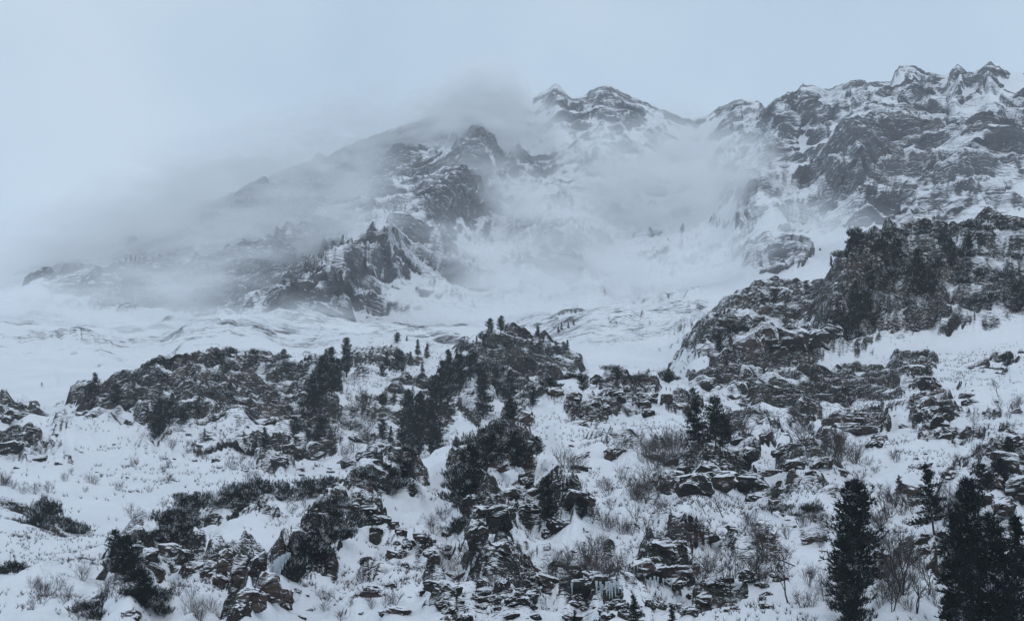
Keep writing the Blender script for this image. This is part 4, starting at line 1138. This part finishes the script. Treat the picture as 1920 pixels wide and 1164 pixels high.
outcrop('rock_ledge', 'long dark brown ledge overhanging the snow, tapering to the right', 'rock ledge',
        [(1262, 905, 60, 58, 0), (1300, 908, 80, 52, 0), (1340, 900, 90, 46, 0), (1380, 902, 80, 34, 0), (1418, 908, 50, 18, 0), (1285, 885, 60, 26, 0), (1325, 880, 70, 26, 0), (1258, 868, 34, 22, 0)], 'near')
outcrop('boulder', 'dark angular boulder perched above the overhanging ledge', 'boulder', [(1402, 860, 36, 30, 0)], 'near')
outcrop('crag', 'tall split crag draped with dark pines at the centre', 'crag',
        [(895, 1010, 44, 70), (930, 1000, 50, 60), (905, 970, 50, 40), (890, 900, 50, 60), (930, 870, 60, 44), (975, 860, 50, 34), (880, 950, 36, 50), (945, 965, 40, 24), (940, 1030, 36, 30), (870, 850, 30, 40), (985, 900, 36, 26), (950, 925, 50, 26), (1000, 925, 34, 22)], 'near')
outcrop('crag', 'small low crag under two little pines', 'crag', [(1075, 950, 60, 40), (1095, 935, 40, 34), (1050, 985, 54, 30), (1030, 1000, 34, 24), (1000, 955, 30, 22), (985, 970, 26, 18)], 'near')
outcrop('icicle_cliff', 'grey cliff with a curtain of icicles above the rubble slope', 'cliff', [(1085, 1112, 50, 40), (1120, 1108, 56, 44), (1150, 1120, 44, 44), (1160, 1140, 40, 28)], 'near')
outcrop('icicle_cliff', 'dark blocky cliff with icicles under a brown roof', 'cliff', [(1205, 1065, 50, 34, 1), (1240, 1058, 60, 26, 1), (1235, 1090, 60, 40), (1275, 1080, 60, 44), (1300, 1068, 30, 24), (1260, 1110, 60, 26)], 'near')
outcrop('crag', 'square cut brown cliff with snowy roof below the dome crag', 'crag',
        [(1400, 700, 56, 60, 1), (1385, 730, 40, 50, 1), (1430, 745, 60, 56, 1), (1480, 735, 80, 60), (1530, 735, 70, 50), (1415, 675, 50, 40, 1), (1440, 690, 46, 30, 1), (1385, 665, 40, 40), (1560, 720, 50, 40), (1460, 705, 40, 24, 1), (1360, 690, 30, 40)], 'mid')
outcrop('crag', 'jumbled hump of dark boulders and snow on the ridge', 'crag', heap(1165, 745, 110, 70, 22, 26, 3), 'near')
outcrop('boulder', 'brown block with dwarf pines on top at the ridge', 'boulder', [(968, 776, 34, 40, 1), (985, 785, 30, 30, 1)], 'near')
outcrop('boulder', 'brown wedge boulder just right of the ridge block', 'boulder', [(1043, 745, 34, 20, 1)], 'near')
outcrop('boulder', 'brown pointed boulder between two ridge pines', 'boulder', [(1076, 747, 32, 22, 1)], 'near')
outcrop('boulder', 'brown pointed boulder alone on the smooth snow', 'boulder', [(1250, 762, 26, 26, 1)], 'near')
outcrop('boulder', 'low brown boulder under a thick snow cap', 'boulder', [(1278, 772, 40, 18, 1)], 'near')
outcrop('crag', 'brown slabs with snow on top beneath the square cliff', 'crag', [(1585, 800, 60, 22, 1), (1625, 808, 60, 24, 1), (1600, 785, 50, 20, 1), (1650, 820, 34, 16, 1), (1560, 790, 40, 20, 1)], 'near')
outcrop('crag', 'mossy grey rock column between snow patches', 'crag', [(1750, 790, 60, 56), (1775, 770, 40, 50), (1735, 760, 44, 40), (1770, 810, 44, 30), (1740, 725, 50, 30)], 'near')
outcrop('crag', 'row of dark rocks beside the bare tree grove', 'crag', [(1465, 855, 44, 22), (1495, 872, 50, 24), (1530, 868, 40, 32), (1550, 880, 30, 24), (1480, 840, 30, 14)], 'near')
outcrop('crag', 'snow capped slabs stepping down the left bench', 'crag', [(320, 1030, 50, 30, 1), (345, 1045, 50, 30), (365, 1062, 44, 28, 1), (395, 1075, 46, 24, 1), (300, 1010, 30, 24), (280, 1040, 34, 34)], 'near')
outcrop('cliff', 'dark brown gully cliff beside the frozen waterfall', 'cliff', [(425, 1050, 40, 60, 1, .05), (450, 1070, 44, 70, 1, .05), (475, 1060, 44, 60, 0, .05), (500, 1100, 50, 70, 1, .05), (470, 1130, 60, 50, 1), (530, 1120, 40, 50, 1), (445, 1150, 50, 40), (410, 1090, 34, 34, 1)], 'near')
outcrop('rock_shelf', 'undercut rock shelf hanging over a snow hollow', 'rock shelf', [(690, 960, 50, 22), (715, 975, 40, 24), (660, 950, 50, 22), (705, 1000, 24, 30), (735, 985, 34, 20)], 'near')
outcrop('boulder', 'pale standing boulder below the rock shelf', 'boulder', [(703, 1012, 24, 32)], 'near')
outcrop('crag', 'brown jumble beside the undercut shelf', 'crag', heap(790, 1030, 110, 60, 14, 26, 5), 'near')
outcrop('crag', 'rubble of dark red rocks near the bottom edge', 'crag', heap(920, 1130, 190, 70, 26, 28, 6), 'near')
outcrop('crag', 'dark rubble band below the icicle cliffs', 'crag', heap(1180, 1150, 240, 30, 20, 30, 7), 'near')
outcrop('crag', 'scattered brown ledge rocks under the branching bare tree', 'crag', heap(1400, 1110, 150, 70, 14, 26, 8), 'near')
outcrop('cliff', 'dark cliff at the right edge with pines', 'cliff', [(1890, 870, 70, 44), (1905, 920, 70, 50), (1865, 900, 50, 40), (1880, 960, 60, 44), (1910, 850, 40, 24), (1850, 940, 40, 40)], 'near')
outcrop('crag', 'heathery rocks behind the airy pine', 'crag', heap(1780, 1030, 120, 60, 12, 30, 9), 'near')
outcrop('rock', 'low grey rocks at the left edge of the snow gully', 'rock', [(12, 845, 50, 30), (35, 850, 44, 24), (85, 833, 36, 16), (75, 862, 34, 10), (60, 820, 30, 14)], 'mid')
outcrop('rock', 'grey rock group at the left edge above the gully', 'rock', [(20, 772, 50, 24), (40, 780, 36, 16), (8, 785, 30, 20)], 'mid')
outcrop('boulder', 'grey wedge boulder beside a lone pine in the gully', 'boulder', [(524, 870, 40, 26, 0)], 'mid')
outcrop('crag', 'hazy grey rock face streaked with snow behind the gully', 'crag', [(560, 850, 50, 40), (590, 845, 50, 44), (545, 870, 30, 24), (650, 870, 36, 18)], 'mid')
outcrop('crag', 'hazy curved rock slab beside the twin pines', 'crag', [(700, 855, 60, 20), (725, 845, 40, 20), (680, 862, 30, 14)], 'mid')

# small boulders, each on its own
def scatter(regions, n, seed):
    rr = random.Random(seed)
    tot = sum(r[4] for r in regions)
    out = []
    for r in regions:
        k = round(n * r[4] / tot)
        for _ in range(k):
            a = rr.uniform(0, 6.283); q = math.sqrt(rr.random())
            out.append((r[0] + r[2] * q * math.cos(a), r[1] + r[3] * q * math.sin(a)))
    return out


BR = [(1250, 1100, 420, 60, 30), (720, 1080, 200, 70, 16), (1000, 1030, 150, 70, 10), (1650, 950, 260, 120, 22), (1300, 850, 250, 60, 18), (1800, 770, 130, 50, 14), (1400, 980, 200, 50, 12), (640, 1130, 120, 30, 6), (230, 1090, 80, 60, 5), (1120, 830, 120, 60, 6), (860, 1130, 120, 30, 8)]
for (px, py) in scatter(BR, 190, 4):
    px = min(max(px, 8), 1912); py = min(max(py, 720), 1158)
    w = random.choice((8, 10, 12, 14, 18, 26, 38, 50)); br = random.random() < .5
    o = link('boulder', random.choice(ROCKS_B if br else ROCKS))
    put_rock(o, px, py, w, w * random.uniform(.4, .7), 'near', sink=.8, tilt=.35)
    size = 'small' if w < 12 else 'mid-sized' if w < 20 else 'large'
    reg(o, f"{size} {'brown' if br else 'dark grey'} boulder in snow", px, py, 'boulder', 'loose boulders poking through the snow')
BM = [(300, 880, 240, 50, 20), (600, 880, 120, 20, 8), (420, 800, 200, 40, 12), (60, 830, 60, 60, 6), (1660, 720, 120, 40, 8)]
for (px, py) in scatter(BM, 60, 5):
    px = max(px, 8)
    w = random.choice((8, 9, 11, 14, 18)); 
    o = link('boulder', random.choice(ROCKS))
    put_rock(o, px, py, w, w * random.uniform(.4, .7), 'mid', sink=.5, tilt=.3)
    size = 'small' if w < 12 else 'mid-sized'
    reg(o, f'{size} hazy grey boulder in snow', px, py, 'boulder', 'loose boulders poking through the snow')

# ------------------------------------------------------------------ dwarf pine clumps
DW = [make_dwarf(f'dwarf{i}', 1.5 + .3 * (i % 3), (1.0, 1.3, .8)[i % 3], 300 + i) for i in range(7)]


def dwarf(px, py, wpx, lay, phrase, hs=1.0):
    p, D = locate(px, py, lay)
    s = wpx * D / FPX / 3.4
    r = link('dwarf_pine', None, loc=p - Vector((0, 0, .1 * s)))
    a, b = random.choice(DW)
    link('stem', a, r); link('foliage', b, r)
    r.scale = (s, s, s * hs * random.uniform(.8, 1.25)); r.rotation_euler = (0, random.uniform(-.15, .15), random.uniform(0, 6.28))
    reg(r, phrase, px, py, 'dwarf pine', 'dwarf pines on crags and benches')


def line_pts(pts, n, jx, jy, rr):
    out = []
    L = [0]
    for a, b in zip(pts, pts[1:]): L.append(L[-1] + math.hypot(b[0] - a[0], b[1] - a[1]))
    for i in range(n):
        q = rr.uniform(0, L[-1])
        k = max(j for j in range(len(L) - 1) if L[j] <= q); t = (q - L[k]) / (L[k + 1] - L[k])
        out.append((pts[k][0] + t * (pts[k + 1][0] - pts[k][0]) + rr.uniform(-jx, jx), pts[k][1] + t * (pts[k + 1][1] - pts[k][1]) + rr.uniform(-jy, jy)))
    return out


rr = random.Random(12)
DLINES = [
 ([(300, 995), (400, 945), (470, 930), (600, 925), (700, 905), (770, 885)], 62, 14, 30, 42, 'near', 'dark green dwarf pine clump', 1.0),
 ([(545, 1095), (580, 1040), (620, 1000), (660, 965)], 52, 20, 20, 46, 'near', 'near black dwarf pine clump', 1.1),
 ([(200, 1060), (240, 1110), (290, 1150)], 14, 18, 16, 46, 'near', 'dark dwarf pine clump', 1.0),
 ([(300, 1000), (260, 1030)], 5, 16, 10, 34, 'near', 'dark dwarf pine clump', 1.0),
 ([(870, 860), (940, 845), (1030, 870)], 22, 10, 22, 50, 'near', 'dark dwarf pine clump', 1.1),
 ([(870, 900), (875, 1000)], 13, 16, 10, 44, 'near', 'near black dwarf pine clump', 1.2),
 ([(950, 745), (1050, 718), (1150, 705), (1290, 712)], 22, 10, 8, 24, 'near', 'dark dwarf pine clump', 1.0),
 ([(1430, 960), (1540, 950)], 9, 10, 14, 34, 'near', 'reddish dark heath clump', .8),
 ([(1690, 1010), (1800, 1040), (1780, 1100)], 12, 16, 20, 36, 'near', 'dark dwarf pine clump', 1.0),
 ([(1790, 960), (1860, 1000)], 6, 16, 20, 36, 'near', 'dark dwarf pine clump', 1.0),
 ([(60, 985), (90, 940), (120, 970), (140, 1000)], 22, 12, 22, 40, 'near', 'frosted dwarf pine clump', 1.1),
 ([(0, 1080), (40, 1070)], 4, 4, 8, 40, 'near', 'dark dwarf pine clump', 1.0),
 ([(160, 1160), (190, 1155)], 3, 10, 5, 50, 'near', 'dark dwarf pine clump', .8),
 ([(1575, 470), (1640, 446), (1760, 440), (1915, 432)], 34, 6, 6, 26, 'mid', 'dark dwarf pine clump', 1.0),
 ([(1640, 520), (1760, 530), (1900, 500)], 22, 20, 34, 30, 'mid', 'dark dwarf pine clump', 1.0),
 ([(1780, 600), (1910, 620)], 12, 10, 12, 30, 'mid', 'dark dwarf pine clump', .9),
 ([(1560, 690), (1700, 690)], 12, 16, 30, 30, 'mid', 'dark dwarf pine clump', 1.0),
 ([(1345, 660), (1410, 640), (1500, 650)], 10, 8, 8, 26, 'mid', 'dark dwarf pine clump', 1.0),
 ([(860, 668), (930, 645), (1060, 670)], 24, 8, 9, 18, 'mid', 'dark dwarf pine clump', 1.2),
 ([(800, 760), (860, 700), (960, 720), (1040, 700)], 20, 14, 24, 24, 'mid', 'dark dwarf pine clump', 1.1),
 ([(260, 710), (340, 685), (440, 672), (560, 690)], 26, 12, 10, 24, 'mid', 'dark dwarf pine clump', .8),
 ([(160, 770), (330, 770), (560, 770)], 20, 16, 24, 24, 'mid', 'grey green dwarf pine clump', .9),
 ([(560, 800), (640, 780)], 8, 16, 16, 28, 'mid', 'grey green dwarf pine clump', 1.0),
]
for pts, n, jx, jy, w, lay, ph, hs in DLINES:
    for (x, y) in line_pts(pts, max(3, round(n * .68)), jx, jy, rr):
        if -10 < x < 1930: dwarf(x, y, w * rr.uniform(.8, 1.5), lay, ph, hs)

# ------------------------------------------------------------------ bare shrubs and trees
BUSH = [make_bare(f'bush{i}', 2.0, 400 + i, 13, .85, .016, 2, M_twig if i % 2 else M_twig2) for i in range(7)]
BTREE = [make_bare(f'baretree{i}', 5.0, 500 + i, (1, 2, 3)[i % 3], .5, .075, 4, M_bark) for i in range(5)]


def bare(px, py, hpx, lay, phrase, tree=None, lean=0.0):
    p, D = locate(px, py, lay)
    me = BTREE[tree] if tree is not None else random.choice(BUSH)
    o = link('bare_tree' if tree is not None else 'bare_shrub', me, loc=p)
    zs = max(v.co.z for v in me.vertices) if me.name not in ZMAX else ZMAX[me.name]
    ZMAX[me.name] = zs
    s = hpx * D / FPX / zs
    o.scale = (s, s, s); o.rotation_euler = (0, lean, random.uniform(0, 6.28) if not lean else 0)
    reg(o, phrase, px, py - hpx * .4, 'bare tree' if tree is not None else 'bare shrub', 'bare trees among the rocks' if tree is not None else 'leafless shrubs in the snow')


ZMAX = {}
for a in [(922, 1098, 50, 0, 'dark leafless tree leaning uphill', -.5), (1198, 1030, 80, 1, 'forked leafless tree', 0.1), (1550, 880, 90, 1, 'spreading leafless tree', 0.2), (1515, 862, 80, 2, 'many stemmed leafless tree', -.2), (1580, 862, 70, 3, 'slim leafless tree', .1),
          (1425, 1055, 90, 2, 'tall leafless tree with dark foot', .1), (1365, 1130, 120, 4, 'branching leafless tree', -.1), (1395, 1100, 90, 1, 'leafless tree with thin crown', .3), (1490, 1060, 60, 0, 'low leafless tree leaning left', -.7), (1480, 1130, 90, 3, 'thin leafless tree', .1),
          (1695, 1125, 150, 2, 'snow dusted leafless tree', 0.), (1675, 1150, 110, 4, 'snow dusted leafless tree', .2), (1720, 1150, 100, 1, 'snow dusted leafless tree', -.2), (1665, 985, 70, 3, 'thin leafless tree', .1), (1295, 895, 60, 3, 'thin leafless tree on the ledge', 0.05),
          (1355, 975, 50, 0, 'small leafless tree', .1), (1325, 970, 40, 3, 'small leafless tree', -.2), (1660, 1060, 60, 4, 'leafless tree', .1), (1870, 745, 40, 3, 'small leafless tree', 0.1), (1745, 1120, 90, 2, 'snow dusted leafless tree', .1), (1240, 1050, 40, 3, 'small leafless tree', .1)]:
    bare(a[0], a[1], a[2], 'near', a[4], a[3], a[5])
SR = [(1200, 845, 50, 20, 7, 'near', 44), (1085, 865, 30, 12, 3, 'near', 40), (1260, 850, 40, 36, 10, 'near', 46), (1180, 910, 50, 26, 9, 'near', 40), (1225, 900, 26, 60, 9, 'near', 50), (1150, 975, 50, 26, 9, 'near', 42), (1130, 1060, 50, 34, 10, 'near', 60), (1060, 1075, 40, 20, 5, 'near', 44),
      (1440, 810, 80, 20, 9, 'near', 36), (1560, 850, 60, 26, 9, 'near', 50), (1340, 1000, 90, 40, 8, 'near', 34), (1430, 1050, 60, 40, 8, 'near', 50), (1340, 1090, 60, 40, 6, 'near', 50), (1500, 1000, 60, 30, 8, 'near', 40), (1540, 1100, 50, 50, 8, 'near', 40), (1660, 960, 30, 50, 9, 'near', 50), (1650, 1080, 30, 60, 8, 'near', 50), (1720, 1090, 60, 60, 12, 'near', 56),
      (1790, 960, 40, 50, 8, 'near', 50), (1830, 850, 60, 30, 8, 'near', 34), (1880, 780, 60, 30, 6, 'near', 26), (1640, 870, 60, 30, 6, 'near', 30), (930, 1080, 80, 30, 8, 'near', 34), (740, 1110, 100, 40, 8, 'near', 34), (840, 1050, 60, 26, 6, 'near', 34), (600, 1130, 80, 30, 6, 'near', 28), (830, 960, 40, 40, 5, 'near', 34),
      (640, 960, 120, 20, 5, 'near', 26), (350, 1130, 70, 30, 7, 'near', 34), (240, 920, 0, 0, 0, 'near', 0), (150, 1110, 100, 40, 12, 'near', 34), (60, 1110, 60, 40, 6, 'near', 26), (300, 960, 60, 20, 6, 'near', 28), (1300, 820, 60, 20, 5, 'near', 34), (1540, 800, 60, 12, 5, 'near', 30),
      (240, 910, 130, 50, 10, 'mid', 22), (380, 860, 100, 30, 10, 'mid', 22), (520, 900, 60, 14, 4, 'mid', 20), (40, 920, 50, 40, 8, 'mid', 26), (690, 780, 50, 50, 9, 'mid', 30), (660, 830, 40, 30, 6, 'mid', 30), (340, 850, 50, 20, 5, 'mid', 24), (1200, 700, 60, 8, 6, 'mid', 20)]
rs = random.Random(31)
for r in SR:
    for k in range(r[4]):
        a = rs.uniform(0, 6.283); q = math.sqrt(rs.random())
        x, y = min(1915, max(5, r[0] + r[2] * q * math.cos(a))), min(1162, r[1] + r[3] * q * math.sin(a))
        h = r[6] * rs.uniform(.6, 1.25)
        ph = ('tall' if h > 46 else 'mid-high' if h > 28 else 'low') + ' leafless shrub in snow'
        bare(x, y + h * .3, h, r[5], ph)

# ------------------------------------------------------------------ ice
def ice_cone(name, h, r, seed):
    rng = np.random.default_rng(seed)
    z = np.linspace(0, -h, 6); rr_ = r * np.array([1, .95, .7, .5, .28, .03]) * (0.85 + .3 * rng.random(6))
    ang = np.linspace(0, 2 * np.pi, 7, endpoint=False)
    v = [(rr_[i] * math.cos(a) * (1 + .2 * rng.random()), rr_[i] * math.sin(a) * .7, z[i]) for i in range(6) for a in ang]
    f = [(i * 7 + j, i * 7 + (j + 1) % 7, (i + 1) * 7 + (j + 1) % 7, (i + 1) * 7 + j) for i in range(5) for j in range(7)]
    return mesh_np(name, v, f, M_ice)


ICE = [ice_cone('icicle', 1.6, .16, i) for i in range(4)]
for cliff_x, cliff_y, w, n, hh in ((1118, 1092, 95, 17, 34), (1218, 1058, 60, 9, 24), (1235, 1082, 50, 7, 24)):
    par = [o for o in bpy.data.objects if o.name.startswith('icicle_cliff')]
    par.sort(key=lambda o: abs(project(*o.location)[0] - cliff_x)); par = par[0]
    for i in range(n):
        px = cliff_x + w * (i / (n - 1) - .5) + random.uniform(-2, 2)
        p, D = locate(px, cliff_y + 18, 'near')
        D = D - 4.0
        q = Vector(at(px, cliff_y + random.uniform(-4, 4), D))
        o = link('icicle', random.choice(ICE), par, loc=q - par.location)
        s = hh * D / FPX / 1.6 * random.uniform(.3, 1.0)
        o.scale = (s * .9, s * .9, s)
p, D = locate(515, 1112, 'near'); D -= 2.5
q = Vector(at(517, 1050, D)); k = D / FPX
fw = link('frozen_waterfall', None, loc=q); fw['label'] = 'pale frozen waterfall hanging in the dark brown gully'; fw['category'] = 'frozen waterfall'
for dx, dz, h, r in ((0, 0, 58, 5), (5, 3, 50, 5), (9, 7, 40, 5), (-4, -6, 44, 3.5), (14, 10, 30, 4.5), (19, 12, 20, 5), (-8, -12, 26, 3), (24, 14, 14, 5)):
    o = link('ice_column', random.choice(ICE), fw, loc=(dx * k, random.uniform(-.15, .15), dz * k))
    o.scale = (r * k / .16, r * k / .16, h * k / 1.6)

# ------------------------------------------------------------------ heather and grass stubble poking through the snow
def stubble(name, n, row0, row1, size, label, seed, bands):
    rng = np.random.default_rng(seed)
    C = []
    need = n
    colw = np.nonzero((xs > -60) & (xs < 1980))[0]
    r = rng.integers(row0, row1, n * 6); c = rng.choice(colw, n * 6)
    pts = P[r, c]
    py = PJY[r, c]; px = PJX[r, c]
    dn = fbm(pts[:, 0] / 9 + 3, pts[:, 1] / 12, pts[:, 2] / 7, 3, .6)
    w = np.zeros(len(r)) + 0.02
    for (bx, by, rx, ry, s_) in bands:
        w = np.maximum(w, s_ * np.exp(-(((px - bx) / rx) ** 2 + ((py - by) / ry) ** 2)))
    keep = rng.random(len(r)) < w * sstep(-.15, .3, dn) * 2
    pts = pts[keep][:n]
    d = np.tile([0, 0, 1.], (len(pts), 1))
    v, f = blades(pts, d, size, size * .10, 7, rng, .75)
    link(name, mesh_np(name, v, f, M_heath, False), kind='stuff', label=label)


M_heath = foliage_mat('heather_stubble', (0.030, 0.022, 0.021), (0.075, 0.052, 0.046))
stubble('heather', 15000, row_of(1.8), row_of(5.15), 0.42, 'sparse reddish heather and dead stalks showing through the near snow', 1,
        [(1300, 1050, 600, 160, 1), (1700, 850, 300, 160, .8), (700, 1080, 260, 90, .6), (200, 1100, 220, 70, .5), (1250, 830, 260, 80, .6), (560, 930, 260, 26, .8), (60, 960, 120, 60, .7)])
stubble('heather', 7000, row_of(5.2), row_of(7.2), 0.7, 'sparse heather and stalks showing through the snow of the middle slope', 2,
        [(280, 890, 260, 60, .8), (600, 860, 200, 50, .5), (420, 760, 260, 70, .7), (720, 760, 160, 90, .8), (950, 740, 120, 60, .5), (1650, 680, 300, 120, .6)])

finish_labels()
